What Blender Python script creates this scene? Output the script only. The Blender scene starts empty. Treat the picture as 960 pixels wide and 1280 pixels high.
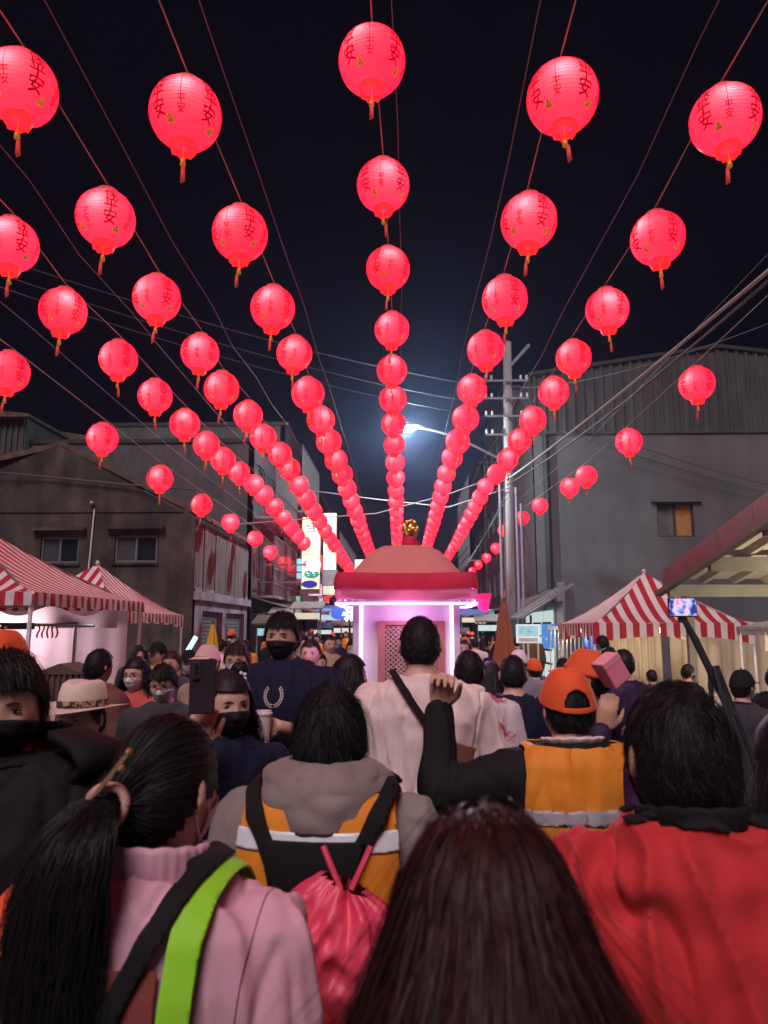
import bpy, bmesh, math, random
import numpy as np
from mathutils import Vector, Matrix, noise as mnoise
from mathutils.bvhtree import BVHTree

# ------------------------------------------------------------------ scene, camera, light
S = bpy.context.scene
COL = S.collection
R = math.radians
F = 940.0                                   # focal length in pixels of a 960 x 1280 picture
CAM = Vector((0.0, 0.0, 1.78))
PITCH, YAW = math.atan(145 / F), math.atan(27 / F)
cam_data = bpy.data.cameras.new('camera')
cam = bpy.data.objects.new('camera', cam_data)
COL.objects.link(cam)
cam.location = CAM
cam.rotation_euler = (math.pi / 2 + PITCH, 0, YAW)
cam_data.sensor_width = 36
cam_data.lens = F / 1280 * 36
cam_data.clip_start = 0.05
cam_data.clip_end = 600
cam_data.dof.use_dof = True
cam_data.dof.focus_distance = 6.0
cam_data.dof.aperture_fstop = 6.5
S.camera = cam
CR = cam.rotation_euler.to_matrix()

W = bpy.data.worlds.new('World')
S.world = W
W.use_nodes = True
nt = W.node_tree
bg = nt.nodes['Background']
SUN_EL, SUN_AZ = R(52), R(192)
sky = nt.nodes.new('ShaderNodeTexSky')
sky.sky_type = 'NISHITA'
sky.sun_disc = False
sky.sun_elevation = SUN_EL
sky.sun_rotation = SUN_AZ
skm = nt.nodes.new('ShaderNodeMix'); skm.data_type = 'RGBA'; skm.blend_type = 'MULTIPLY'
skm.inputs[0].default_value = 1.0
skm.inputs[7].default_value = (0.85, 0.6, 1.0, 1)
nt.links.new(sky.outputs[0], skm.inputs[6])
nt.links.new(skm.outputs[2], bg.inputs[0])
bg.inputs[1].default_value = 0.0009          # night: a faint navy glow low down, near black above

sun_d = bpy.data.lights.new('sun', 'SUN')  # added night fill, stands in for town light behind the camera
sun_d.energy = 2.6
sun_d.angle = R(25)
sun_d.color = (1.0, 0.84, 0.86)
sun = bpy.data.objects.new('sun', sun_d)
COL.objects.link(sun)
sun.rotation_euler = (R(90 - 52), 0, R(-12))
S.view_settings.view_transform = 'Standard'
S.view_settings.look = 'None'
S.view_settings.exposure = 0.0
S.view_settings.gamma = 1.0
S.render.engine = 'CYCLES'
S.cycles.use_denoising = True
S.cycles.max_bounces = 6
S.cycles.diffuse_bounces = 3
S.cycles.glossy_bounces = 2
S.cycles.transmission_bounces = 3
S.cycles.transparent_max_bounces = 6
S.cycles.volume_bounces = 0
S.cycles.sample_clamp_indirect = 3.0
S.cycles.use_light_tree = True


def P(u, v, Y):
    """point of the vertical plane y = Y seen at photo pixel (u, v)"""
    d = CR @ Vector(((u - 480) / F, -(v - 640) / F, -1.0))
    return CAM + d * (Y / d.y)


def PX(u, v, X):
    d = CR @ Vector(((u - 480) / F, -(v - 640) / F, -1.0))
    return CAM + d * (X / d.x)


def PZ(u, v, Z):
    d = CR @ Vector(((u - 480) / F, -(v - 640) / F, -1.0))
    return CAM + d * ((Z - CAM.z) / d.z)


# ------------------------------------------------------------------ materials
MATS = {}


def mat(name, col, rough=0.7, var=0.15, vscale=6.0, bump=0.0, bscale=40.0, metal=0.0, spec=0.4,
        emit=0.0, ecol=None, sheen=0.0, stretch=(1, 1, 1), sss=0.0, transl=0.0, col2=None, c2scale=1.5, c2lo=0.45, c2hi=0.65):
    if name in MATS:
        return MATS[name]
    m = bpy.data.materials.new(name)
    m.use_nodes = True
    n, l = m.node_tree.nodes, m.node_tree.links
    b = n['Principled BSDF']
    b.inputs['Roughness'].default_value = rough
    b.inputs['Metallic'].default_value = metal
    b.inputs['Specular IOR Level'].default_value = spec
    c = (*col, 1)
    tc = n.new('ShaderNodeTexCoord')
    mp = n.new('ShaderNodeMapping')
    mp.inputs['Scale'].default_value = stretch
    l.new(tc.outputs['Object'], mp.inputs[0])
    if var > 0:
        nz = n.new('ShaderNodeTexNoise')
        nz.inputs['Scale'].default_value = vscale
        nz.inputs['Detail'].default_value = 5
        l.new(mp.outputs[0], nz.inputs['Vector'])
        mx = n.new('ShaderNodeMix'); mx.data_type = 'RGBA'
        mx.inputs[6].default_value = (*[max(0, x * (1 - var)) for x in col], 1)
        mx.inputs[7].default_value = (*[min(1, x * (1 + var)) for x in col], 1)
        rr = n.new('ShaderNodeMapRange')
        rr.inputs[1].default_value = 0.3; rr.inputs[2].default_value = 0.7
        l.new(nz.outputs[0], rr.inputs[0])
        l.new(rr.outputs[0], mx.inputs[0])
        out = mx.outputs[2]
        if col2:
            n2 = n.new('ShaderNodeTexNoise')
            n2.inputs['Scale'].default_value = c2scale
            n2.inputs['Detail'].default_value = 8
            n2.inputs['Roughness'].default_value = 0.65
            l.new(mp.outputs[0], n2.inputs['Vector'])
            r2 = n.new('ShaderNodeMapRange')
            r2.inputs[1].default_value = c2lo; r2.inputs[2].default_value = c2hi
            l.new(n2.outputs[0], r2.inputs[0])
            m2 = n.new('ShaderNodeMix'); m2.data_type = 'RGBA'
            l.new(r2.outputs[0], m2.inputs[0])
            l.new(out, m2.inputs[6])
            m2.inputs[7].default_value = (*col2, 1)
            out = m2.outputs[2]
        l.new(out, b.inputs['Base Color'])
    else:
        b.inputs['Base Color'].default_value = c
    if bump > 0:
        nb = n.new('ShaderNodeTexNoise')
        nb.inputs['Scale'].default_value = bscale
        nb.inputs['Detail'].default_value = 6
        l.new(mp.outputs[0], nb.inputs['Vector'])
        bp = n.new('ShaderNodeBump')
        bp.inputs['Strength'].default_value = bump
        bp.inputs['Distance'].default_value = 0.01
        l.new(nb.outputs[0], bp.inputs['Height'])
        l.new(bp.outputs[0], b.inputs['Normal'])
    if emit > 0:
        b.inputs['Emission Color'].default_value = (*(ecol or col), 1)
        b.inputs['Emission Strength'].default_value = emit
    if sheen > 0:
        b.inputs['Sheen Weight'].default_value = sheen
    if sss > 0:
        b.inputs['Subsurface Weight'].default_value = sss
        b.inputs['Subsurface Radius'].default_value = (0.012, 0.005, 0.003)
    if transl > 0:
        tr = n.new('ShaderNodeBsdfTranslucent')
        tr.inputs[0].default_value = c
        ms = n.new('ShaderNodeMixShader')
        ms.inputs[0].default_value = transl
        l.new(b.outputs[0], ms.inputs[1]); l.new(tr.outputs[0], ms.inputs[2])
        l.new(ms.outputs[0], n['Material Output'].inputs[0])
    MATS[name] = m
    return m


# ------------------------------------------------------------------ mesh helpers
class MB:
    """collects simple shapes; build() links them as ONE mesh object"""
    def __init__(s):
        s.v, s.f, s.mi = [], [], []
        s.cur = 0

    def add(s, vs, fs):
        o = len(s.v)
        s.v += [tuple(x) for x in vs]
        s.f += [tuple(i + o for i in q) for q in fs]
        s.mi += [s.cur] * len(fs)
        return s

    def box(s, a, b, bev=0.0):
        x0, y0, z0 = [min(p, q) for p, q in zip(a, b)]
        x1, y1, z1 = [max(p, q) for p, q in zip(a, b)]
        if bev > 0:
            e = min(bev, (x1 - x0) / 3, (y1 - y0) / 3, (z1 - z0) / 3)
            bm = bmesh.new()
            bmesh.ops.create_cube(bm, size=1)
            for w in bm.verts:
                w.co = Vector(((x0 + x1) / 2 + w.co.x * (x1 - x0), (y0 + y1) / 2 + w.co.y * (y1 - y0), (z0 + z1) / 2 + w.co.z * (z1 - z0)))
            bmesh.ops.bevel(bm, geom=bm.edges[:], offset=e, segments=1, affect='EDGES')
            bm.verts.index_update()
            s.add([w.co for w in bm.verts], [[w.index for w in q.verts] for q in bm.faces])
            bm.free()
            return s
        vs = [(x, y, z) for z in (z0, z1) for y in (y0, y1) for x in (x0, x1)]
        s.add(vs, [(0, 2, 3, 1), (4, 5, 7, 6), (0, 1, 5, 4), (2, 6, 7, 3), (0, 4, 6, 2), (1, 3, 7, 5)])
        return s

    def bar(s, p, q, w, h=None, up=(0, 0, 1)):
        """square bar from p to q"""
        p, q = Vector(p), Vector(q)
        h = h or w
        d = (q - p).normalized()
        a = d.cross(Vector(up))
        if a.length < 1e-4:
            a = d.cross(Vector((1, 0, 0)))
        a.normalize(); b = a.cross(d).normalized()
        vs = [c + a * i * w / 2 + b * j * h / 2 for c in (p, q) for i, j in ((-1, -1), (1, -1), (1, 1), (-1, 1))]
        s.add(vs, [(3, 2, 1, 0), (4, 5, 6, 7), (0, 1, 5, 4), (1, 2, 6, 5), (2, 3, 7, 6), (3, 0, 4, 7)])
        return s

    def tube(s, pts, r, n=8, cap=True, flat=1.0):
        pts = [Vector(p) for p in pts]
        rs = r if isinstance(r, (list, tuple)) else [r] * len(pts)
        prev = None
        vs, fs = [], []
        for i, p in enumerate(pts):
            t = (pts[min(i + 1, len(pts) - 1)] - pts[max(i - 1, 0)])
            t = t.normalized() if t.length > 1e-9 else Vector((0, 0, 1))
            if prev is None:
                a = t.cross(Vector((0, 0, 1)))
                if a.length < 1e-3:
                    a = t.cross(Vector((0, 1, 0)))
            else:
                a = prev - t * prev.dot(t)
            a.normalize(); prev = a
            b = t.cross(a)
            for k in range(n):
                an = 2 * math.pi * k / n
                vs.append(p + (a * math.cos(an) + b * math.sin(an) * flat) * rs[i])
        for i in range(len(pts) - 1):
            for k in range(n):
                k2 = (k + 1) % n
                fs.append((i * n + k, i * n + k2, (i + 1) * n + k2, (i + 1) * n + k))
        if cap:
            fs.append(tuple(range(n - 1, -1, -1)))
            fs.append(tuple(range((len(pts) - 1) * n, len(pts) * n)))
        return s.add(vs, fs)

    def lathe(s, prof, n=24, c=(0, 0, 0), cap=True, sq=None):
        """profile [(r, z)], around the z axis; sq > 2 squares the section"""
        vs, fs = [], []
        for r, z in prof:
            for k in range(n):
                an = 2 * math.pi * (k + 0.5) / n
                x, y = math.cos(an), math.sin(an)
                if sq:
                    m = (abs(x) ** sq + abs(y) ** sq) ** (-1 / sq)
                    x, y = x * m, y * m
                vs.append((c[0] + r * x, c[1] + r * y, c[2] + z))
        for i in range(len(prof) - 1):
            for k in range(n):
                k2 = (k + 1) % n
                fs.append((i * n + k, i * n + k2, (i + 1) * n + k2, (i + 1) * n + k))
        if cap:
            fs.append(tuple(range(n - 1, -1, -1)))
            fs.append(tuple(range((len(prof) - 1) * n, len(prof) * n)))
        return s.add(vs, fs)

    def ball(s, c, r, n=10, m=7):
        r = r if isinstance(r, (tuple, list)) else (r, r, r)
        vs = [(c[0], c[1], c[2] + r[2])]
        for i in range(1, m):
            t = math.pi * i / m
            for k in range(n):
                a = 2 * math.pi * k / n
                vs.append((c[0] + r[0] * math.sin(t) * math.cos(a), c[1] + r[1] * math.sin(t) * math.sin(a), c[2] + r[2] * math.cos(t)))
        vs.append((c[0], c[1], c[2] - r[2]))
        fs = [(0, 1 + k, 1 + (k + 1) % n) for k in range(n)]
        for i in range(m - 2):
            for k in range(n):
                k2 = (k + 1) % n
                fs.append((1 + i * n + k, 1 + (i + 1) * n + k, 1 + (i + 1) * n + k2, 1 + i * n + k2))
        e = len(vs) - 1
        fs += [(e, 1 + (m - 2) * n + (k + 1) % n, 1 + (m - 2) * n + k) for k in range(n)]
        return s.add(vs, fs)

    def prism(s, poly, d):
        """flat polygon (3D points) extruded by vector d"""
        n = len(poly); d = Vector(d)
        vs = [Vector(p) for p in poly] + [Vector(p) + d for p in poly]
        fs = [tuple(range(n)), tuple(range(2 * n - 1, n - 1, -1))] + [(i, i + n, (i + 1) % n + n, (i + 1) % n) for i in range(n)]
        return s.add(vs, fs)

    def grid(s, fn, nu, nv):
        vs = [fn(i / nu, j / nv) for j in range(nv + 1) for i in range(nu + 1)]
        fs = [(j * (nu + 1) + i, j * (nu + 1) + i + 1, (j + 1) * (nu + 1) + i + 1, (j + 1) * (nu + 1) + i) for j in range(nv) for i in range(nu)]
        return s.add(vs, fs)

    def mesh(s, name, smooth=False, fix=True):
        me = bpy.data.meshes.new(name)
        me.from_pydata(s.v, [], s.f)
        if any(s.mi):
            me.polygons.foreach_set('material_index', s.mi)
        if fix:
            bm = bmesh.new(); bm.from_mesh(me)
            bmesh.ops.recalc_face_normals(bm, faces=bm.faces[:])
            bm.to_mesh(me); bm.free()
        if smooth:
            me.shade_smooth()
        return me

    def build(s, name, m, parent=None, smooth=False, fix=True, **kw):
        return obj(name, s.mesh(name, smooth, fix), m, parent, **kw)


def obj(name, me, m=None, parent=None, loc=None, rot=None, **kw):
    o = bpy.data.objects.new(name, me)
    COL.objects.link(o)
    if m is not None:
        for x in (m if isinstance(m, (list, tuple)) else [m]):
            me.materials.append(x)
    if parent is not None:
        o.parent = parent
    if loc is not None:
        o.location = loc
    if rot is not None:
        o.rotation_euler = rot
    for k, v in kw.items():
        o[k] = v
    return o


def thing(name, label, cat, loc=(0, 0, 0), rz=0.0, group=None):
    o = bpy.data.objects.new(name, None)
    COL.objects.link(o)
    o.empty_display_size = 0.1
    o.location = loc
    o.rotation_euler = (0, 0, rz)
    o['label'] = label
    o['category'] = cat
    if group:
        o['group'] = group
    return o


def tag(o, label, cat, group=None):
    o['label'] = label
    o['category'] = cat
    if group:
        o['group'] = group
    return o


def point_light(name, loc, energy, col, radius=0.05, parent=None):
    d = bpy.data.lights.new(name, 'POINT')
    d.energy = energy; d.color = col; d.shadow_soft_size = radius
    o = bpy.data.objects.new(name, d)
    COL.objects.link(o)
    o.location = loc
    if parent:
        o.parent = parent
    return o


def text_geo(body, size=1.0, sub=0, bold=0.0):
    """glyph outlines as flat triangles: (verts, faces), centred"""
    cu = bpy.data.curves.new('txt', 'FONT')
    cu.body = body
    cu.size = size
    cu.align_x = 'CENTER'; cu.align_y = 'CENTER'
    cu.space_line = 0.86
    cu.resolution_u = 2
    cu.offset = bold * size
    o = bpy.data.objects.new('txt', cu)
    COL.objects.link(o)
    dg = bpy.context.evaluated_depsgraph_get()
    me = bpy.data.meshes.new_from_object(o.evaluated_get(dg))
    bm = bmesh.new(); bm.from_mesh(me)
    bmesh.ops.triangulate(bm, faces=bm.faces[:])
    for _ in range(sub):
        bmesh.ops.subdivide_edges(bm, edges=[e for e in bm.edges if e.calc_length() > size * 0.12], cuts=1)
        bmesh.ops.triangulate(bm, faces=bm.faces[:])
    bm.verts.index_update()
    vs = np.array([w.co[:] for w in bm.verts]) if bm.verts else np.zeros((0, 3))
    fs = [tuple(w.index for w in q.verts) for q in bm.faces]
    bm.free()
    bpy.data.objects.remove(o); bpy.data.curves.remove(cu); bpy.data.meshes.remove(me)
    if len(vs):
        vs[:, :2] -= (vs[:, :2].max(0) + vs[:, :2].min(0)) / 2
    return vs, fs


def marks(n_, size, name, m, parent, origin, seed=1, off=.004):
    """strokes too small to read on a far board facing -y"""
    rg = random.Random(seed)
    b = MB()
    x, y, z = origin
    for k in range(n_):
        a_, w_, h_ = rg.uniform(-.35, .35) * size, rg.uniform(.12, .4) * size, rg.uniform(.07, .12) * size
        c_ = rg.uniform(-.4, .4) * size
        if k % 2:
            w_, h_ = h_, w_
        b.box((x + a_ - w_ / 2, y - off, z + c_ - h_ / 2), (x + a_ + w_ / 2, y - off + .002, z + c_ + h_ / 2))
    o = b.build(name, m, parent)
    o['kind'] = 'stuff'
    return o


def flat_text(body, size, name, m, parent, origin, ax, ay, off=0.004):
    """lettering laid on a flat board: origin, unit axes ax (right) and ay (up)"""
    vs, fs = text_geo(body, size)
    o, ax, ay = Vector(origin), Vector(ax), Vector(ay)
    nn = ax.cross(ay)
    b = MB(); b.add([o + ax * p[0] + ay * p[1] + nn * off for p in vs], fs)
    return b.build(name, m, parent, fix=False)
# ------------------------------------------------------------------ shared surfaces
M_asphalt = mat('asphalt', (0.045, 0.045, 0.048), 0.8, 0.3, 3, 0.5, 120)
M_pave = mat('pavement_concrete', (0.22, 0.21, 0.2), 0.85, 0.2, 4, 0.3, 60)
M_moss = mat('mossy_concrete', (0.075, 0.062, 0.052), 0.92, 0.6, 2.2, 0.6, 14, col2=(0.020, 0.018, 0.016), c2scale=0.8, c2lo=0.40, c2hi=0.62, stretch=(1, 1, 0.45))
M_grey = mat('grey_render', (0.118, 0.115, 0.12), 0.9, 0.16, 1.1, 0.2, 25, col2=(0.070, 0.069, 0.072), c2scale=0.30, c2lo=0.45, c2hi=0.75, stretch=(1, 1, 0.6))
M_clad = mat('weathered_cladding', (0.062, 0.060, 0.062), 0.7, 0.25, 2, 0.2, 20, stretch=(1, 1, 0.3))
M_alu = mat('aluminium', (0.20, 0.22, 0.24), 0.45, 0.1, 5, metal=0.6)
M_glass = mat('dark_glass', (0.015, 0.018, 0.022), 0.06, 0.0, spec=0.8)
M_curtain = mat('curtain', (0.045, 0.05, 0.055), 0.9, 0.2, 5)
M_curtain_o = mat('orange_curtain', (0.38, 0.17, 0.05), 0.9, 0.2, 5)
M_plank = mat('weathered_plank', (0.13, 0.12, 0.115), 0.9, 0.35, 3, 0.5, 30, stretch=(4, 4, 0.5), col2=(0.32, 0.29, 0.31), c2scale=1.6, c2lo=0.52, c2hi=0.75)
M_rust = mat('rusty_sheet', (0.11, 0.07, 0.055), 0.85, 0.4, 4, 0.4, 30)
M_steel = mat('galvanised_steel', (0.30, 0.30, 0.31), 0.45, 0.15, 8, metal=0.7)
M_dark = mat('dark_steel', (0.03, 0.03, 0.032), 0.6, 0.2, 8)
M_white = mat('white_paint', (0.72, 0.72, 0.72), 0.5, 0.08, 6)
M_cable = mat('cable_rubber', (0.10, 0.095, 0.10), 0.6, 0.0)
M_rope = mat('pale_rope', (0.40, 0.42, 0.42), 0.8, 0.0)
M_lilac = mat('lilac_plaster', (0.34, 0.29, 0.36), 0.9, 0.2, 3, 0.2, 30, col2=(0.15, 0.13, 0.14), c2scale=1.2)
M_shutter = mat('roller_shutter', (0.15, 0.17, 0.165), 0.6, 0.25, 3)
M_tile = mat('shop_back_wall', (0.35, 0.38, 0.4), 0.7, 0.2, 5)
M_brown = mat('brown_board', (0.09, 0.06, 0.045), 0.8, 0.3, 5)


def structure(o):
    o['kind'] = 'structure'
    return o


# ground sheet, street, pavements with kerbs
def wavy(u, v):
    return (-300 + 600 * u, -100 + 500 * v, -0.004)


structure(MB().grid(wavy, 6, 6).build('ground', M_pave))
structure(MB().grid(lambda u, v: (-4.6 + 9.2 * u, -20 + 120 * v, 0.0), 4, 30).build('road', M_asphalt))
structure(MB().box((-6.6, -20, -0.02), (-4.6, 100, 0.13), 0.02).build('pavement_left', M_pave))
structure(MB().box((4.45, -20, -0.02), (6.8, 100, 0.13), 0.02).build('pavement_right', M_pave))
for xs in (-3.9, 3.8):
    mk = MB()
    mk.grid(lambda u, v: (xs + 0.1 * u, -20 + 120 * v, 0.004), 1, 20)
    structure(mk.build('edge_line', mat('road_paint', (0.55, 0.55, 0.53), 0.7, 0.4, 8)))


def wall_xz(x0, x1, z0, z1, Y, thick, holes):
    """upright wall facing -y with rectangular holes (hx0, hx1, hz0, hz1)"""
    b = MB()
    xs = sorted({x0, x1, *[h[0] for h in holes], *[h[1] for h in holes]})
    zs = sorted({z0, z1, *[h[2] for h in holes], *[h[3] for h in holes]})
    inside = lambda x, z: any(h[0] < x < h[1] and h[2] < z < h[3] for h in holes)
    for i in range(len(xs) - 1):
        for j in range(len(zs) - 1):
            if not inside((xs[i] + xs[i + 1]) / 2, (zs[j] + zs[j + 1]) / 2):
                a, c, d, e = xs[i], xs[i + 1], zs[j], zs[j + 1]
                b.add([(a, Y, d), (c, Y, d), (c, Y, e), (a, Y, e)], [(0, 1, 2, 3)])
                b.add([(a, Y + thick, d), (c, Y + thick, d), (c, Y + thick, e), (a, Y + thick, e)], [(3, 2, 1, 0)])
    for h in holes:
        a, c, d, e = h
        q = [(a, d), (c, d), (c, e), (a, e)]
        for k in range(4):
            p, r = q[k], q[(k + 1) % 4]
            b.add([(p[0], Y, p[1]), (r[0], Y, r[1]), (r[0], Y + thick, r[1]), (p[0], Y + thick, p[1])], [(0, 1, 2, 3)])
    return b


def swap_xy(b, X):
    """turn a wall built facing -y at Y=0 (x along) into one facing +x / -x at X, x -> y"""
    b.v = [(X + v[1], v[0], v[2]) for v in b.v]
    return b


def sliding_window(parent, x0, x1, z0, z1, Y, lit=None):
    """aluminium two-pane window in a wall facing -y"""
    f = MB()
    t = 0.05
    f.box((x0, Y, z0), (x1, Y + 0.07, z0 + t)).box((x0, Y, z1 - t), (x1, Y + 0.07, z1))
    f.box((x0, Y, z0 + t), (x0 + t, Y + 0.07, z1 - t)).box((x1 - t, Y, z0 + t), (x1, Y + 0.07, z1 - t))
    xm = (x0 + x1) / 2
    f.box((xm - t / 2, Y - 0.005, z0 + t), (xm + t / 2, Y + 0.06, z1 - t))
    w = f.build('window', M_alu, parent)
    MB().box((x0 + t, Y + 0.03, z0 + t), (xm - t / 2, Y + 0.045, z1 - t)).build('pane', M_curtain, w)
    MB().box((xm + t / 2, Y + 0.045, z0 + t), (x1 - t, Y + 0.058, z1 - t)).build('pane', lit or M_glass, w)
    return w


# ------------------------------------------------------------------ left: old concrete house with a gable towards us
LX, LY = -5.05, 17.8
house = thing('concrete_house', 'old mossy concrete house with gable end and two aluminium windows above the stalls', 'house', (LX, LY, 0))
hz = P(243, 650, LY).z
wins = []
for (u0, v0, u1, v1) in ((49, 671, 99, 704), (142, 669, 197, 703)):
    a, b = P(u0, v1, LY), P(u1, v0, LY)
    wins.append((a.x, b.x, a.z, b.z))
xl = -15.5
rel = lambda b: (setattr(b, 'v', [(v[0] - LX, v[1] - LY, v[2]) for v in b.v]), b)[1]
rel(wall_xz(xl, LX, 0, hz, LY, 0.2, wins)).build('front_wall', M_moss, house)
pk, pe = P(72, 556, LY), P(243, 648, LY)
pl = P(-130, 640, LY)
gb = MB().prism([(xl, LY, hz), (LX, LY, hz), (pe.x, LY, hz + .03), (P(180, 614, LY).x, LY, P(180, 614, LY).z), (P(118, 580, LY).x, LY, P(118, 580, LY).z),
                 (P(95, 567, LY).x, LY, P(95, 567, LY).z), (pk.x, LY, pk.z), (P(50, 565, LY).x, LY, P(50, 565, LY).z), (P(0, 586, LY).x, LY, P(0, 586, LY).z), (pl.x, LY, pl.z), (xl, LY, hz + .3)], (0, 0.2, 0))
rel(gb).build('gable', M_moss, house)
rel(MB().prism([(pk.x, LY + .25, pk.z + .02), (pe.x + .25, LY + .25, hz + .02), (pe.x + .25, LY + .25, hz + .14), (pk.x, LY + .25, pk.z + .16)], (0, 6.0, 0))).build('roof', M_rust, house)
rel(MB().prism([(pk.x, LY + .25, pk.z + .02), (xl, LY + .25, hz + .32), (xl, LY + .25, hz + .46), (pk.x, LY + .25, pk.z + .16)], (0, 6.0, 0))).build('roof', M_rust, house)
for (a, b, c, d) in wins:
    w = sliding_window(house, a - LX, b - LX, c, d, 0.06)
    rel(MB().box((a - .18, LY - .16, d + .14), (b + .18, LY - .002, d + .21))).build('window_hood', M_moss, house)
    rel(MB().box((a - .05, LY - .05, c - .06), (b + .05, LY - .002, c - .005))).build('sill', M_moss, house)
# render ledge and cracks of the wall, wall conduit
rel(MB().box((xl, LY - .03, 4.55), (LX - .02, LY - .002, 4.6))).build('ledge', M_moss, house)
cd = P(116, 632, LY)
rel(MB().tube([P(118, 636, LY - .04), P(113, 690, LY - .04), P(108, 735, LY - .04)], .018, 6)).build('conduit', M_white, house)
rel(MB().ball(cd + Vector((0, -.06, .05)), .06).tube([cd + Vector((0, 0, .05)), cd + Vector((0, -.06, .05))], .02, 6)).build('wall_lamp', M_steel, house)
# street side wall: upper storey in upright planks, concrete lintel, roller shutters below
SY1 = 24.0
rel(swap_xy(wall_xz(LY + .2, SY1, 0, 2.75, 0, -.2, [(LY + .9, LY + 3.0, 0, 2.2), (LY + 3.4, SY1 - .4, 0, 2.2)]), LX)).build('side_wall', M_lilac, house)
rel(MB().box((LX - .2, LY + .2, 2.75), (LX - .05, SY1, hz))).build('side_backing', M_dark, house)
random.seed(4)
npl = 16
for i in range(npl):
    y0 = LY + .06 + (SY1 - LY - .06) * i / npl
    y1 = LY + .06 + (SY1 - LY - .06) * (i + 1) / npl
    pr = random.uniform(0, .03)
    b = MB().box((LX - .045 , y0 + .012, 2.72 - random.uniform(0, .06)), (LX - .01 + pr, y1 - .012, hz - random.uniform(0, .05)))
    rel(b).build('plank', M_plank, house)
rel(MB().box((LX - .1, LY + .05, 2.45), (LX + .12, SY1, 2.66))).build('lintel', M_lilac, house)
for (a, b) in ((LY + .9, LY + 3.0), (LY + 3.4, SY1 - .4)):
    sh = MB()
    for k in range(22):
        sh.box((LX - .17, a, k * .1 + .005), (LX - .14, b, k * .1 + .09))
    rel(sh).build('roller_shutter', M_shutter, house)

# dark metal shed and long wall behind the gable
shed = thing('metal_shed', 'dark corrugated metal shed standing above the mossy house', 'shed', (-13.5, 24, 0))
sa, sb = P(-60, 600, 24), P(34, 520, 24)
MB().box((sa.x + 13.5, 0, 0), (sb.x + 13.5, 5, sb.z - .1)).build('wall', M_clad, shed)
for i in range(12):
    x = sa.x + 13.5 + (sb.x - sa.x) * (i + .5) / 12
    MB().box((x - .04, -.05, sb.z - 1.8), (x + .04, -.002, sb.z - .12)).build('rib', M_clad, shed)
MB().prism([(sa.x + 13.2, -.3, sb.z - .1), (sb.x + 13.7, -.3, sb.z - .1), (sb.x + 13.7, -.3, sb.z), (sa.x + 13.2, -.3, sb.z + .3)], (0, 5.6, 0)).build('roof', M_rust, shed)
bw = thing('back_house', 'dark low house with sloping roof behind the mossy house', 'house', (-9, 27, 0))
q0, q1 = P(60, 540, 27), P(262, 575, 27)
MB().box((q0.x + 9, 0, 0), (q1.x + 9, 7, q1.z)).build('wall', M_dark, bw)
MB().prism([(q0.x + 8.6, -.3, q1.z), (q1.x + 9.3, -.3, q1.z), (q1.x + 9.3, -.3, q1.z + .12), (q0.x + 8.6, -.3, q0.z + .1)], (0, 7.6, 0)).build('roof', M_rust, bw)


# ------------------------------------------------------------------ street row builder (buildings along the street)
def row_house(name, label, side, X, y0, y1, h, wallm, floors, seed, cage=False, awn=None):
    """a street house: front face at X, facing the street (side -1 left, +1 right)"""
    rnd = random.Random(seed)
    t = thing(name, label, 'building', (X, y0, 0))
    s = -side                                   # outward direction along x
    L = y1 - y0
    gnd = 2.7
    fh = (h - gnd) / floors
    holes = []
    for f in range(floors):
        z0 = gnd + f * fh
        n = max(1, int(L / 2.2))
        for k in range(n):
            c = (k + .5) * L / n
            holes.append((c - .6, c + .6, z0 + .7, z0 + min(2.0, fh - .35)))
    holes.append((.4, L - .4, 0, 2.35))
    wb = wall_xz(0, L, 0, h, 0, .2, holes)
    wb.v = [(-s * v[1], v[0], v[2]) for v in wb.v]
    wb.build('front_wall', wallm, t)
    d = -s * 8
    MB().box((-s * .2, 0, 0), (d, .2, h)).build('side_wall', wallm, t)
    MB().box((-s * .2, L - .2, 0), (d, L, h)).build('side_wall', wallm, t)
    MB().box((s * .12, -.05, h), (d, L + .05, h + .14)).build('roof', M_dark, t)
    for (a, b, c, e) in holes[:-1]:
        f = MB()
        for p, q in (((a, c), (b, c + .05)), ((a, e - .05), (b, e)), ((a, c + .05), (a + .05, e - .05)), ((b - .05, c + .05), (b, e - .05)), (((a + b) / 2 - .025, c + .05), ((a + b) / 2 + .025, e - .05))):
            f.box((-s * .06, p[0], p[1]), (-s * .12, q[0], q[1]))
        w = f.build('window', M_alu, t)
        MB().box((-s * .085, a + .05, c + .05), (-s * .1, b - .05, e - .05)).build('pane', M_glass, w)
    for k in range(24):
        pass
    sh = MB()
    for k in range(23):
        sh.box((-s * .2, .4, k * .1 + .005), (-s * .17, L - .4, k * .1 + .09))
    sh.build('roller_shutter', M_shutter, t)
    if cage:
        for f in range(floors):
            z0 = gnd + f * fh
            cg = MB()
            cg.box((s * .02, .1, z0 + .05), (s * .75, L - .1, z0 + .13))
            cgo = cg.build('balcony_slab', M_lilac, t)
            br = MB()
            nb = int(L / .22)
            for k in range(nb + 1):
                y = .15 + (L - .3) * k / nb
                br.box((s * .70, y - .012, z0 + .13), (s * .725, y + .012, z0 + fh * .78))
            for zz in (z0 + .5, z0 + 1.0, z0 + fh * .78):
                br.box((s * .69, .12, zz), (s * .735, L - .12, zz + .03))
            br.build('balcony_bars', M_steel, cgo)
    if awn:
        aw = MB()
        n = int(L / .25)
        aw.prism([(s * .02, .05, 2.75), (s * 1.3, .05, 2.38), (s * 1.3, .05, 2.43), (s * .02, .05, 2.80)], (0, L - .1, 0))
        ao = aw.build('awning', awn, t)
        for k in range(3):
            y = .15 + (L - .3) * k / 2
            MB().bar((s * .03, y, 2.2), (s * 1.25, y, 2.36), .03).build('bracket', M_steel, ao)
    return t


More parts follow.
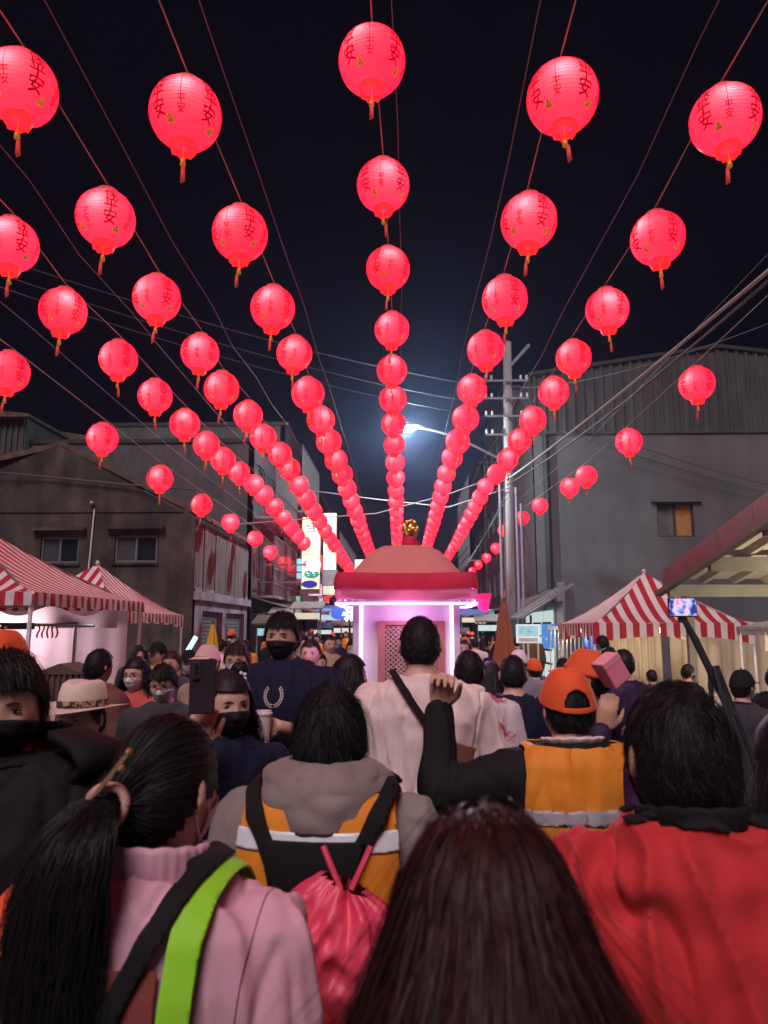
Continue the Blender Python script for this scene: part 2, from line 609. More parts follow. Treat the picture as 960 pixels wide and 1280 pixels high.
M_wallA = mat('grey_metal_facade', (0.075, 0.07, 0.075), 0.7, 0.3, 3, 0.3, 25, stretch=(1, 3, 0.5), col2=(0.15, 0.14, 0.16), c2scale=2, c2lo=.55, c2hi=.75)
M_wallB = mat('stained_concrete', (0.09, 0.08, 0.08), 0.9, 0.3, 2, 0.3, 25, stretch=(1, 1, 0.5))
M_wallC = mat('dark_facade', (0.055, 0.058, 0.07), 0.85, 0.35, 2, 0.2, 20, col2=(0.10, 0.09, 0.1), c2scale=.8)
M_wallD = mat('brown_facade', (0.12, 0.085, 0.085), 0.85, 0.3, 2, 0.2, 20)
M_awnA = mat('awning_grey', (0.2, 0.19, 0.19), 0.7, 0.2, 6)
M_awnY = mat('awning_yellow', (0.5, 0.42, 0.12), 0.7, 0.1, 6)
M_awnB = mat('awning_blue', (0.10, 0.2, 0.45), 0.7, 0.1, 6)
row_house('shop_house', 'narrow shop house with caged balconies next to the planked house', -1, -5.0, 24.3, 29.5, 7.9, M_wallA, 2, 1, True, M_awnA)
row_house('shop_house', 'taller concrete shop house with yellow awning behind the tall shop sign', -1, -4.9, 29.8, 36, 10.0, M_wallB, 2, 2, True, M_awnY)
row_house('shop_house', 'far dark shop house on the left row with blue awning', -1, -4.8, 36.3, 46, 9.0, M_wallC, 2, 3, False, M_awnB)
row_house('shop_house', 'farthest brown shop house of the left row', -1, -4.8, 46.3, 62, 8.4, M_wallD, 2, 4, True, M_awnA)
row_house('shop_house', 'tall dark building behind the utility pole', 1, 4.75, 34.5, 44, 13.0, M_wallC, 3, 5, False, M_awnA)
row_house('shop_house', 'brown building beyond the dark tall one on the right row', 1, 4.5, 44.3, 54, 11.5, M_wallD, 3, 6, True, M_awnA)
row_house('shop_house', 'farthest grey shop house of the right row', 1, 4.4, 54.3, 68, 7.5, M_wallB, 2, 7, False, M_awnA)
# end of the street
endb = thing('end_building', 'low dark building closing the far end of the street', 'building', (0, 72, 0))
MB().box((-9, 0, 0), (9, 6, 5.2)).build('wall', M_wallC, endb)
for k in range(5):
    o = MB().box((-7 + k * 3, -.05, 2.9), (-5.6 + k * 3, -.01, 4.2)).build('window', M_alu, endb)
    MB().box((-6.9 + k * 3, -.07, 3.0), (-5.7 + k * 3, -.055, 4.1)).build('pane', M_glass, o)
MB().box((-9.3, -.3, 5.2), (9.3, 6.2, 5.35)).build('roof', M_dark, endb)

# ------------------------------------------------------------------ right: big grey building, corrugated upper part
RX, RY = P(671, 700, 27).x, 27.0
gb_ = thing('grey_building', 'large plain grey building with ribbed metal upper storey and one small curtained window', 'building', (RX, RY, 0))
zc = P(800, 540, RY).z
wa, wb_ = P(823, 671, RY), P(866, 629, RY)
win = (wa.x - RX, wb_.x - RX, wa.z, wb_.z)
wall_xz(0, 16, 0, zc, 0, .25, [win]).build('front_wall', M_grey, gb_)
sw = MB().box((0, .25, 0), (.25, 7.2, zc + 2.4)).build('side_wall', M_wallB, gb_)
x0, x1, z0, z1 = win
fr = MB().box((x0, .1, z0), (x1, .2, z0 + .05)).box((x0, .1, z1 - .05), (x1, .2, z1)).box((x0, .1, z0 + .05), (x0 + .05, .2, z1 - .05)).box((x1 - .05, .1, z0 + .05), (x1, .2, z1 - .05))
fr.box(((x0 + x1) / 2 - .04, .1, z0 + .05), ((x0 + x1) / 2 + .04, .2, z1 - .05))
wo = fr.build('window', mat('window_wood', (.05, .035, .03), .6), gb_)
MB().box((x0 + .05, .15, z0 + .05), ((x0 + x1) / 2 - .04, .17, z1 - .05)).build('pane', mat('grey_curtain', (.12, .11, .11), .9, .4, 12, stretch=(3, 1, .2)), wo)
MB().box(((x0 + x1) / 2 + .04, .15, z0 + .05), (x1 - .05, .17, z1 - .05)).build('pane', M_curtain_o, wo)
MB().box((x0 - .2, -.12, z1 + .04), (x1 + .3, -.003, z1 + .22)).build('window_hood', M_grey, gb_)
# ribbed cladding panels
top = lambda x: np.interp(x + RX, [P(u, v, RY).x for u, v in ((660, 470), (700, 462), (897, 434), (1200, 470))], [P(u, v, RY).z for u, v in ((660, 470), (700, 462), (897, 434), (1200, 470))])
NP = 44
pw = 15.6 / NP
MB().prism([(0.02, .1, zc)] + [(x, .1, float(top(x)) - .06) for x in (0.02, 1.2, float(P(897, 434, RY).x - RX), 15.9)] + [(15.9, .1, zc)], (0, .12, 0)).build('cladding_backing', M_dark, gb_)
for i in range(NP):
    xa = .05 + i * pw
    xb = xa + pw
    za, zb = float(top(xa)), float(top(xb))
    pb = MB()
    prof = [(xa, 0.0), (xa + pw * .12, -.05), (xa + pw * .30, -.05), (xa + pw * .42, 0.0), (xb - .006, 0.0)]
    for (p, q) in zip(prof, prof[1:]):
        zp, zq = float(top(p[0])) - .05, float(top(q[0])) - .05
        pb.add([(p[0], p[1], zc + .03), (q[0], q[1], zc + .03), (q[0], q[1], zq), (p[0], p[1], zp)], [(0, 1, 2, 3)])
    pb.build('cladding_panel', M_clad, gb_)
MB().prism([(-.1, -.1, float(top(0)) - .04), (float(P(897, 434, RY).x - RX), -.1, float(P(897, 434, RY).z) - .04), (16, -.1, float(top(16)) - .04), (16, -.1, float(top(16)) + .1), (float(P(897, 434, RY).x - RX), -.1, float(P(897, 434, RY).z) + .1), (-.1, -.1, float(top(0)) + .1)], (0, 7.4, 0)).build('roof', M_dark, gb_)
MB().box((-.05, -.06, zc - .06), (16, -.003, zc + .028)).build('flashing', M_clad, gb_)
dp = MB()
for uu in (686,):
    x = P(uu, 700, RY).x - RX
    dp.tube([(x, -.1, zc - .1), (x, -.1, .1)], .12, 8)
dp.build('drain_pipe', M_dark, gb_)
dp = MB()
x = P(699, 700, RY).x - RX
dp.box((x - .16, -.18, .1), (x + .12, -.004, P(699, 728, RY).z))
dp.build('cable_duct', M_steel, gb_)
# low lean-to roofs and lit shop front in the gap behind the pole
lean = thing('lean_to_shop', 'small shop with sloping sheet roof and bright lit front behind the rolled brown flag', 'shop', (3.3, 22, 0))
MB().prism([(0.1, 0, 2.05), (1.6, 0, 3.0), (1.6, 0, 3.06), (0.1, 0, 2.11)], (0, 9, 0)).build('roof', M_steel, lean)
for k in range(8):
    MB().prism([(0.08, .4 + k * 1.15, 2.115), (1.6, .4 + k * 1.15, 3.066), (1.6, .4 + k * 1.15, 3.10), (0.08, .4 + k * 1.15, 2.15)], (0, .06, 0)).build('roof_rib', M_steel, lean)
M_shoplit = mat('lit_shop_front', (0.75, 0.8, 0.75), 0.6, 0.25, 3, emit=.7, ecol=(0.75, 0.95, 0.9), col2=(.15,.2,.2), c2scale=4, c2lo=.45, c2hi=.6)
for k in range(5):
    lw = MB().box((1.0, .6 + k * 1.7, .3), (1.06, 1.9 + k * 1.7, 2.3)).build('lit_window', M_shoplit, lean)
    for j in range(4):
        MB().box((.96, .6 + k * 1.7, .7 + j * .4), (.995, 1.9 + k * 1.7, .76 + j * .4)).build('shelf', M_brown, lw)
MB().box((1.1, .3, 0), (1.3, 9, 2.55)).build('back_wall', M_tile, lean)
for k in range(6):
    MB().tube([(.35, .3 + k * 1.7, 0), (.35, .3 + k * 1.7, 2.15)], .035, 8).build('post', M_steel, lean)
MB().box((.6, -.03, 1.2), (1.0, .01, 1.9)).build('poster', mat('blue_poster', (.05, .2, .5), .5, .5, 6, emit=.5, ecol=(.1, .35, .9), col2=(.8, .8, .2), c2scale=5, c2lo=.6, c2hi=.62), lean)
# ------------------------------------------------------------------ utility pole with street lamp
M_pole = mat('pole_concrete', (0.30, 0.27, 0.27), 0.8, 0.25, 3, 0.2, 30, stretch=(1, 1, .3))
pb_ = P(640, 800, 25)
pt_ = P(634, 428, 25)
pole = thing('utility_pole', 'tall concrete utility pole with insulators and a curved street lamp arm', 'utility pole', (pb_.x, 25, 0))
MB().tube([(0, 0, 0), (0, 0, 5), (pt_.x - pb_.x, 0, pt_.z)], [.21, .18, .14], 14).build('shaft', M_pole, pole, smooth=True)
for i, (du, c) in enumerate(((-11, (.24, .22, .25)), (9, (.28, .24, .36)), (15, (.2, .19, .22)))):
    x = (du) / F * 25
    MB().tube([(x, -.1 - .02 * i, 0), (x, -.1 - .02 * i, P(640, 590 + 20 * i, 25).z)], .05, 8).build('conduit', mat('conduit%d' % i, c, .6), pole)
for k, v in enumerate((478, 500, 522, 545)):
    z = P(634, v, 25).z
    b = MB().bar((-.75, -.2, z), (.75, -.2, z), .05, .06)
    o = b.build('cross_arm', M_steel, pole)
    for s in (-1, 1):
        for xx in (.5, .7):
            MB().lathe([(.02, 0), (.05, .02), (.03, .05), (.055, .07), (.03, .11), (.05, .13), (.02, .16)], 8, (s * xx, -.2, z + .03)).build('insulator', mat('porcelain', (.55, .5, .48), .3, .1), o)
MB().bar((.05, 0, pt_.z - 1.0), (.85, 0, pt_.z - .1), .1).build('strut', M_steel, pole)
lp = P(512, 537, 24.2)
ax_ = P(622, 572, 24.9)
armp = []
for k in range(11):
    t = k / 10
    q = Vector((ax_.x + (lp.x - ax_.x) * t, 24.9 + (24.2 - 24.9) * t, ax_.z + (lp.z - ax_.z + .1) * math.sin(t * math.pi / 2)))
    armp.append(q - Vector((pb_.x, 25, 0)))
MB().tube([(0, 0, ax_.z - .7)] + armp, .045, 8).build('lamp_arm', M_steel, pole, smooth=True)
lq = lp - Vector((pb_.x, 25, 0))
lh = MB()
lh.tube([lq + Vector((.5, 0, .12)), lq + Vector((.2, 0, .14)), lq + Vector((-.25, 0, .12)), lq + Vector((-.4, 0, .08))], [.05, .12, .13, .04], 12, flat=.5)
lho = lh.build('lamp_head', M_steel, pole, smooth=True)
MB().ball(lq + Vector((-.05, 0, .03)), (.28, .14, .09)).build('lamp_glass', mat('lamp_glow', (.9, 1, .95), .4, 0, emit=90, ecol=(.72, 1.0, .92)), lho)
point_light('street_lamp_light', lq + Vector((-.05, -.1, -.12)), 2300, (.70, .92, 1), .15, lho)


# ------------------------------------------------------------------ cables
def cable(label, pts, r, m, sag=0.0, n=14, name='cable', group=None):
    pts = [Vector(p) for p in pts]
    out = []
    if len(pts) == 2:
        a, b = pts
        for k in range(n + 1):
            t = k / n
            q = a.lerp(b, t)
            q.z -= sag * 4 * t * (1 - t)
            out.append(q)
    else:
        out = pts
    o = MB().tube(out, r, 6).build(name, m, smooth=True)
    return tag(o, label, 'cable', group)


cable('thick pale cable running from the pole up past the right string of lanterns', [P(633, 600, 24.7), P(985, 318, 9)], .028, M_rope, .1)
cable('dark cable just below the thick pale cable by the pole', [P(634, 606, 24.7), P(985, 330, 9)], .022, M_cable, .2)
cable('thin cable from the insulators over the grey building', [P(650, 485, 24.8), P(985, 395, 14)], .012, M_cable, .3)
for k, (v0, v1) in enumerate(((316, 440), (336, 462), (352, 478))):
    cable('thin dark power line crossing high behind the lantern strings', [P(-20, v0, 16), P(618, v1 + 45, 24.8)], .012, M_cable, .35, group='power lines crossing behind the lanterns')
cable('white rope slung across the street below the street lamp', [P(300, 655, 22), P(470, 642, 23), P(560, 618, 23.5), P(636, 590, 24.6)], .02, M_rope)
cable('thin rope slung across the street behind the palanquin roof', [P(380, 612, 26), P(470, 624, 26), P(560, 634, 26), P(636, 610, 24.7)], .016, M_rope)
cable('black cable stapled along the mossy house wall', [P(-30, 588, 17.6), P(60, 596, 17.7), P(150, 605, 17.7), P(245, 612, 17.6)], .02, M_cable)
cable('thin cable hanging from the pole towards the palanquin roof', [P(634, 615, 24.6), P(575, 720, 22)], .014, M_cable, .1)
cable('second thin cable hanging from the pole towards the palanquin roof', [P(634, 622, 24.6), P(566, 728, 22)], .014, M_cable, .1)
for k, (a, b) in enumerate((((700, 538), (985, 622)), ((760, 545), (985, 612)))):  # dark strands close to the wall, built to draw the shadows of wires
    cable('wire shadow modelled as a thin dark strand on the grey building wall', [P(*a, 26.7), P(*b, 26.7)], .018, M_cable, .1, group='modelled wire shadows on the grey building wall')

# ------------------------------------------------------------------ shop signs of the left row
M_signY = mat('sign_yellow', (.8, .7, .4), .5, .25, 3, emit=.85, ecol=(1.0, .86, .5), col2=(.85, .9, .6), c2scale=1.1)
M_signC = mat('sign_cream', (.8, .8, .6), .5, .25, 2, emit=.85, ecol=(.92, .93, .62), col2=(.7, .85, .8), c2scale=1.1)
M_blue = mat('sign_blue', (.03, .2, .4), .5, 0, emit=.5, ecol=(.05, .3, .55))
M_pinkoval = mat('sign_pink', (.6, .15, .4), .5, 0, emit=.6, ecol=(.8, .3, .65))
M_green = mat('sign_green', (.02, .3, .25), .5, 0, emit=.5, ecol=(.05, .5, .42))
M_navy = mat('sign_navy', (.02, .03, .3), .5, 0, emit=.4, ecol=(.03, .05, .5))
M_wlit = mat('sign_white', (.9, .9, .9), .5, 0, emit=1.0, ecol=(.9, .97, 1.0))


def sign_board(label, u0, v0, u1, v1, Y, m, thick=.18):
    a, b = P(u0, v1, Y), P(u1, v0, Y)
    t = thing('shop_sign', label, 'sign', (a.x, Y, a.z))
    w, h = b.x - a.x, b.z - a.z
    MB().box((.0, .02, 0), (w, thick, h)).build('case', M_steel, t)
    MB().box((.02, 0, .02), (w - .02, .018, h - .02)).build('face', m, t)
    MB().bar((-1.6, thick / 2, h * .85), (.01, thick / 2, h * .85), .05).bar((-1.6, thick / 2, h * .15), (.01, thick / 2, h * .15), .05).build('bracket', M_steel, t)
    return t, w, h


def oval(t, x, z, rx, rz, m, name='oval'):
    b = MB()
    n = 24
    b.prism([(x + rx * math.cos(2 * math.pi * k / n), -.008, z + rz * math.sin(2 * math.pi * k / n)) for k in range(n)], (0, .006, 0))
    return b.build(name, m, t)


s1, w, h = sign_board('tall glowing yellow sign with a big blue character and coloured ovals', 376, 646, 401, 742, 26, M_signY)
xa, za = Vector((1, 0, 0)), Vector((0, 0, 1))
flat_text('合', w * .62, 'character', M_blue, s1, (w * .5, -.004, h * .86), xa, za)
flat_text('·', w * .62, 'character', M_blue, s1, (w * .6, -.004, h * .70), xa, za)
for k_, fx in enumerate((.28, .62)):
    marks(7, w * .30, 'lettering', M_blue, s1, (w * fx, 0, h * .50), 3 + k_)
o = oval(s1, w * .48, h * .38, w * .42, h * .055, M_pinkoval); [marks(5, w * .25, 'lettering', M_wlit, o, (w * f_, -.008, h * .38), 9) for f_ in (.30, .64)]
o = oval(s1, w * .55, h * .25, w * .40, h * .055, M_green); [marks(5, w * .25, 'lettering', M_wlit, o, (w * f_, -.008, h * .25), 12) for f_ in (.40, .70)]
oval(s1, w * .45, h * .12, w * .42, h * .05, M_navy)
MB().box((0.02, -.01, .02), (w - .02, -.001, h * .06)).build('base_panel', M_brown, s1)
s2, w2, h2 = sign_board('tall pale yellow sign just behind the one with the big blue character', 403, 641, 421, 744, 27, M_signC)
for k in range(4):
    for f_ in (.3, .7):
        marks(5, w2 * .2, 'lettering', mat('sign_lettering', (.5, .5, .2), .5, 0, emit=.3, ecol=(.6, .6, .3)), s2, (w2 * f_, 0, h2 * (.72 - k * .06)), k)
oval(s2, w2 * .55, h2 * .22, w2 * .22, h2 * .06, M_steel)
sign_board('small pale green lit sign beside the palanquin roof', 443, 699, 455, 728, 34, M_signC)
rs = thing('round_sign', 'round white glowing sign under the tall yellow sign', 'sign', tuple(P(392, 706, 25.5)))
MB().lathe([(.24, -.05), (.24, .05)], 28).build('disc', M_wlit, rs, rot=(math.pi / 2, 0, 0))
MB().bar((-1.8, .0, 0), (-.24, 0, 0), .05).build('bracket', M_steel, rs)
sign_board('blue glowing window sign beside the round white sign', 370, 698, 384, 724, 27.5, mat('sign_lightblue', (.2, .5, .8), .5, .3, 4, emit=.7, ecol=(.25, .6, .95)))
sign_board('dull grey sign hanging below the pale yellow sign', 402, 712, 422, 732, 26.5, mat('sign_grey', (.3, .28, .3), .6))
# small direction sign on a stand
sg = P(660, 791, 10)
st = thing('sign_stand', 'small pale blue notice board standing on two white legs by the striped tent', 'sign', (sg.x, 10, 0))
a, b = P(645.5, 804, 10), P(674.5, 780.5, 10)
MB().box((a.x - sg.x, 0, a.z), (b.x - sg.x, .03, b.z), .006).build('board', mat('notice_white', (.8, .85, .88), .5, .05, emit=.45, ecol=(.75, .92, 1)), st)
MB().box((a.x - sg.x + .02, -.005, a.z + .09), (b.x - sg.x - .02, -.001, b.z - .015)).build('panel', mat('notice_cyan', (.35, .7, .75), .5, .3, 20, emit=.35, ecol=(.45, .85, .9)), st)
for k_, f_ in enumerate((-.07, .02)):
    marks(9, .09, 'lettering', mat('notice_ink', (.25, .62, .72), .5, 0, emit=.2, ecol=(.3, .7, .85)), st, (f_, -.003, a.z + .155), 20 + k_)
MB().box((a.x - sg.x + .03, -.005, a.z + .02), (b.x - sg.x - .03, -.001, a.z + .07)).build('caption_box', M_white, st)
flat_text('——', .05, 'caption', mat('notice_ink', (.15, .4, .5), .5, 0), st, (0, -.006, a.z + .045), xa, za)
for dx in (-.06, .0, .13):
    MB().tube([(dx, .02, 0), (dx, .02, a.z + .01)], .012, 6).build('leg', M_white, st)

# ------------------------------------------------------------------ striped tents
M_red = mat('tent_red', (0.42, 0.02, 0.035), 0.6, 0.08, 5, transl=.15)
M_wht = mat('tent_white', (0.72, 0.66, 0.66), 0.6, 0.06, 5, transl=.25)
M_tgrey = mat('tent_grey', (0.30, 0.29, 0.28), 0.7, 0.1, 5, transl=.2)


def tent(label, x0, x1, y0, y1, ze, zp, val=.3, arch=True, stripe=.115, plain=False, group=None, valance_sides=(0, 1, 2, 3), name='market_tent'):
    cx, cy = (x0 + x1) / 2, (y0 + y1) / 2
    t = thing(name, label, 'tent', (cx, cy, 0), group=group)
    hx, hy = (x1 - x0) / 2, (y1 - y0) / 2
    cor = [(-hx, -hy), (hx, -hy), (hx, hy), (-hx, hy)]
    for s in range(4):
        a, b = Vector((*cor[s], 0)), Vector((*cor[(s + 1) % 4], 0))
        L = (b - a).length
        d = (b - a) / L
        nrm = Vector((-d.y, d.x, 0))           # inward
        depth = hy if s % 2 == 0 else hx
        n = max(2, int(round(L / stripe)))
        roof = MB(); vb = MB()
        for k in range(n):
            sa, sb = k * L / n, (k + 1) * L / n
            roof.cur = vb.cur = 0 if plain else k % 2
            m = 6
            prev = None
            for j in range(m + 1):
                pts = []
                for q in (sa, sb):
                    far = min(q, L - q) / (L / 2)          # where this stripe meets the hip (0..1)
                    tt = far * j / m
                    z = ze + (zp - ze) * (tt ** 1.35) 
                    p = a + d * q + nrm * depth * tt
                    pts.append((p.x, p.y, z))
                if prev:
                    roof.add([prev[0], prev[1], pts[1], pts[0]], [(0, 1, 2, 3)])
                prev = pts
            if s in valance_sides:
                zz = []
                for q in (sa, sb):
                    f = abs(q / L - .5) * 2
                    zz.append(ze - val * (1 if not arch else .62 + .38 * f ** 3))
                pa, pb2 = a + d * sa - nrm * .012, a + d * sb - nrm * .012
                w1 = .012 * math.sin(k * 1.9)
                pc = [(pa.x, pa.y, ze - .003), (pb2.x, pb2.y, ze - .003), (pb2.x - nrm.x * w1, pb2.y - nrm.y * w1, zz[1]), (pa.x + nrm.x * w1, pa.y + nrm.y * w1, zz[0])]
                vb.add(pc, [(0, 1, 2, 3)])
        ms = [M_tgrey] if plain else [M_red, M_wht]
        ro = roof.build('roof_panel', ms, t, fix=False)
        if s in valance_sides:
            vb.build('valance', ms, t, fix=False)
    for (x, y) in cor:
        MB().tube([(x * .985, y * .985, 0), (x * .985, y * .985, ze - .02)], .022, 8).build('post', M_white, t)
    fr = MB()
    for s in range(4):
        a, b = cor[s], cor[(s + 1) % 4]
        fr.tube([(a[0] * .98, a[1] * .98, ze - .06), (b[0] * .98, b[1] * .98, ze - .06)], .014, 6)
        fr.tube([(a[0] * .98, a[1] * .98, ze - .06), (0, 0, zp - .1)], .014, 6)
    fr.build('frame', M_steel, t)
    MB().lathe([(.03, -.02), (.035, .02), (.012, .05)], 8, (0, 0, zp)).build('peak_cap', M_wht, t)
    return t


tent('red and white striped tent with a bright white sheet inside, left of the street', -6.7, -3.5, 7.0, 10.0, 2.12, 3.05, .13, arch=False, stripe=.085)
tent('small red and white striped tent in front of the mossy house', -6.25, -4.2, 11.0, 14.2, 2.02, 2.86, .24, stripe=.09)
tent('red and white striped tent in front of the plain grey building', 2.92, 5.42, 12.0, 14.6, 1.86, 2.75, .34, stripe=.105)
tent('plain grey tent beside the maroon edged awning', 4.9, 7.6, 9.6, 11.4, 1.80, 2.35, .12, arch=False, plain=True)


# cloth hung in the left tent
def cloth(label, x0, x1, Y, z0, z1, m, cat='sheet', amp=.03, name='hanging_sheet', waves=9, drop=0.0):
    def f(u, v):
        x = x0 + (x1 - x0) * u
        z = z0 + (z1 - z0) * v
        y = Y + amp * math.sin(u * waves * 2 * math.pi) * (1 - .6 * v) + amp * .6 * math.sin(u * 23 + 1.3) * (1 - v)
        z -= drop * math.sin(u * math.pi * 3) ** 2 * v
        return (x, y, z)
    o = MB().grid(f, 60, 14).build(name, m, smooth=True, fix=False)
    return tag(o, label, cat)


M_sheet = mat('white_sheet', (.80, .72, .74), .7, .06, 3, .15, 8)
M_cream = mat('cream_cloth', (.46, .38, .26), .8, .25, 2, .25, 8, stretch=(3, 1, .4))
cloth('white sheet hung as the back of the big striped tent on the left', -6.6, -3.62, 9.8, .4, 2.0, M_sheet)
cloth('loose white cover slung under the eave of the left striped tent', -6.2, -3.62, 9.45, 1.78, 2.05, mat('grey_sheet', (.5, .46, .47), .6, .15, 5), 'cover', .05, 'slung_cover', 4, .12)
cloth('cream curtain hung behind the right striped tent', 3.9, 5.1, 15.4, .2, 1.9, M_cream, 'curtain', .05, 'hanging_curtain')
cloth('cream curtain beside the grey tent', 5.2, 7.4, 15.2, .2, 1.9, M_cream, 'curtain', .05, 'hanging_curtain')
cloth('pale tarpaulin slung under the grey tent', 5.2, 7.4, 11.2, 1.45, 1.72, mat('tarp', (.55, .5, .42), .7, .15, 5), 'tarpaulin', .04, 'slung_tarpaulin', 5)
cloth('blue tarpaulin hanging behind the right striped tent', 3.55, 3.85, 15.3, .3, 1.75, mat('blue_tarp', (.02, .08, .35), .6, .2, 6), 'tarpaulin', .02, 'hanging_tarpaulin', 3)


def bulb(label, loc, energy, col, strength=20, r=.05, group=None):
    t = thing('stall_lamp', label, 'lamp', loc, group=group)
    MB().ball((0, 0, 0), (r, r, r * 1.2), 12, 8).build('bulb', mat('bulb_glow_%d' % int(col[2] * 100), (1, 1, 1), .4, 0, emit=strength, ecol=col), t, smooth=True)
    MB().lathe([(.02, r * .95), (.022, r * 1.6), (.01, r * 1.8)], 8).build('socket', M_dark, t)
    MB().tube([(0, 0, r * 1.8), (0, 0, r * 1.8 + .3)], .005, 5).build('cord', M_cable, t)
    point_light('bulb_light', (0, 0, -r * 2), energy, col, r, t)
    return t


bulb('bare bulb lighting the white sheet in the left tent', (-5.0, 9.1, 1.85), 34, (1, .70, .80))
bulb('bare bulb under the small striped tent by the mossy house', (-5.2, 12.5, 1.85), 12, (.85, .95, 1))
bulb('warm bulb under the striped tent by the grey building', (4.6, 14.0, 1.75), 40, (1, .8, .5))
bulb('warm bulb under the plain grey tent', (6.1, 10.6, 1.6), 55, (1, .82, .55))
bulb('warm bulb under the maroon edged awning', (4.4, 7.3, 2.0), 75, (1, .85, .62))

# ------------------------------------------------------------------ maroon edged awning on the right
aw = thing('stall_awning', 'sloping stall awning with maroon fascia and cream ribbed underside', 'awning', (3.04, 9, 0))
zA, zB = P(826, 742, 9).z, P(960, 655, 6.32).z
sl = (zB - zA) / (9 - 6.32)
zr = lambda y: zA + sl * (9 - y)
ya, yb = 9.0, 4.2
M_fascia = mat('maroon_fascia', (.26, .03, .06), .5, .3, 4, .1, 10, col2=(.1, .06, .04), c2scale=2.5)
M_ceil = mat('cream_sheet', (.62, .55, .45), .6, .08, 3)
M_beam = mat('beam_paint', (.30, .30, .24), .6, .15, 4)
nfa = 6
for k in range(nfa):
    p, q = ya + (yb - ya) * k / nfa, ya + (yb - ya) * (k + 1) / nfa
    MB().prism([(0, p - 9, zr(p)), (0, q - 9 + .006, zr(q)), (0, q - 9 + .006, zr(q) + .27), (0, p - 9, zr(p) + .27)], (.03, 0, 0)).build('fascia_panel', M_fascia, aw)
MB().bar((-.03, ya - 9 + .1, zr(ya) + .0), (-.03, yb - 9, zr(yb) + .0), .07, .06).build('gutter_tube', mat('gutter_brown', (.12, .09, .07), .5), aw)
npn = 12
for k in range(npn):
    xa_, xb_ = .04 + k * .36, .04 + (k + 1) * .36
    b = MB()
    pr = [(xa_, 0), (xa_ + .05, -.05), (xa_ + .10, -.05), (xa_ + .15, 0), (xb_ - .008, 0)]
    for p, q in zip(pr, pr[1:]):
        b.add([(p[0], ya - 9, zr(ya) + .17 + p[1]), (q[0], ya - 9, zr(ya) + .17 + q[1]), (q[0], yb - 9, zr(yb) + .17 + q[1]), (p[0], yb - 9, zr(yb) + .17 + p[1])], [(0, 1, 2, 3)])
    b.build('ceiling_panel', M_ceil, aw, fix=False)
for yy in (8.95, 7.72, 6.5, 5.3):
    MB().box((.04, yy - 9 - .04, zr(yy) - .05), (4.3, yy - 9 + .04, zr(yy) + .09)).build('purlin', M_beam, aw)
for (xx, yy) in ((.25, 8.9), (4.0, 8.9), (4.0, 5.3)):
    MB().box((xx - .04, yy - 9 - .04, 0), (xx + .04, yy - 9 + .04, zr(yy) - .06)).build('post', M_beam, aw)

# ------------------------------------------------------------------ goods and small things of the stalls
crate = thing('wire_cage', 'dark slatted cage standing in front of the white sheet', 'cage', tuple(P(85, 855, 6.2).xy) + (0,))
cz = P(85, 836, 6.2).z
MB().prism([(-.2, -.16, cz - .28), (.2, -.16, cz - .28), (.2, -.16, cz - .04), (-.2, -.16, cz - .04)], (0, .32, 0)).build('core', M_brown, crate)
for k in range(9):
    MB().box((-.2 + k * .047, -.175, cz - .29), (-.178 + k * .047, -.163, cz - .03)).build('slat', M_brown, crate)
MB().prism([(-.22, -.18, cz - .035), (.22, -.18, cz - .035), (.0, -.18, cz + .05)], (0, .36, 0)).build('lid', M_brown, crate)
for s in (-1, 1):
    MB().box((s * .17 - .02, -.02, 0), (s * .17 + .02, .02, cz - .285)).build('leg', M_brown, crate)
rk = thing('pole_rack', 'long rack with rods and red ribbons in the left tent', 'rack', tuple(P(60, 780, 8).xy) + (0,))
rz_ = P(60, 782, 8).z
MB().tube([(-.75, 0, rz_ + .02), (.5, 0, rz_)], .018, 6).build('rod', M_steel, rk)
MB().tube([(-.6, .03, rz_ - .03), (.3, .03, rz_ + .03)], .012, 6).build('rod', M_brown, rk)
MB().box((-.5, -.03, rz_ - .04), (-.15, .03, rz_ + .03), .01).build('clamp', M_dark, rk)
MB().tube([(-.7, 0, 0), (-.7, 0, rz_)], .02, 6).build('post', M_steel, rk)
MB().tube([(.3, 0, 0), (.3, 0, rz_)], .02, 6).build('post', M_steel, rk)
for k in range(5):
    x = -.1 + k * .05
    MB().grid(lambda u, v: (x + .02 * u + .01 * math.sin(v * 6 + k), -.02 + .01 * math.sin(v * 5), rz_ - .13 * v), 1, 6).build('ribbon', M_red, rk)


def furled_flag(label, u, vt, vb, Y, m, w):
    b = P(u, vb, Y); t0 = P(u, vt, Y)
    t = thing('furled_flag', label, 'flag', (b.x, Y, 0))
    MB().tube([(0, 0, 0), (0, 0, t0.z)], .012, 6).build('pole', M_brown, t)
    prof = []
    n = 22
    fm = MB()
    def f(uu, v):
        an = uu * 2 * math.pi
        r = w * (.12 + .88 * v ** .8) * (1 + .22 * math.sin(an * 5 + v * 4))
        return (r * math.cos(an), r * .7 * math.sin(an), t0.z - .03 - (t0.z - b.z) * v)
    fm.grid(f, 40, 12)
    fm.build('cloth', m, t, smooth=True, fix=False)
    return t


furled_flag('furled yellow flag on a pole near the planked house', 264, 776, 835, 8.5, mat('flag_yellow', (.62, .36, .03), .7, .15, 5), .10)
furled_flag('furled brown orange flag on a pole behind the man in navy', 631, 748, 850, 7.5, mat('flag_brown', (.30, .09, .03), .7, .2, 6), .13)

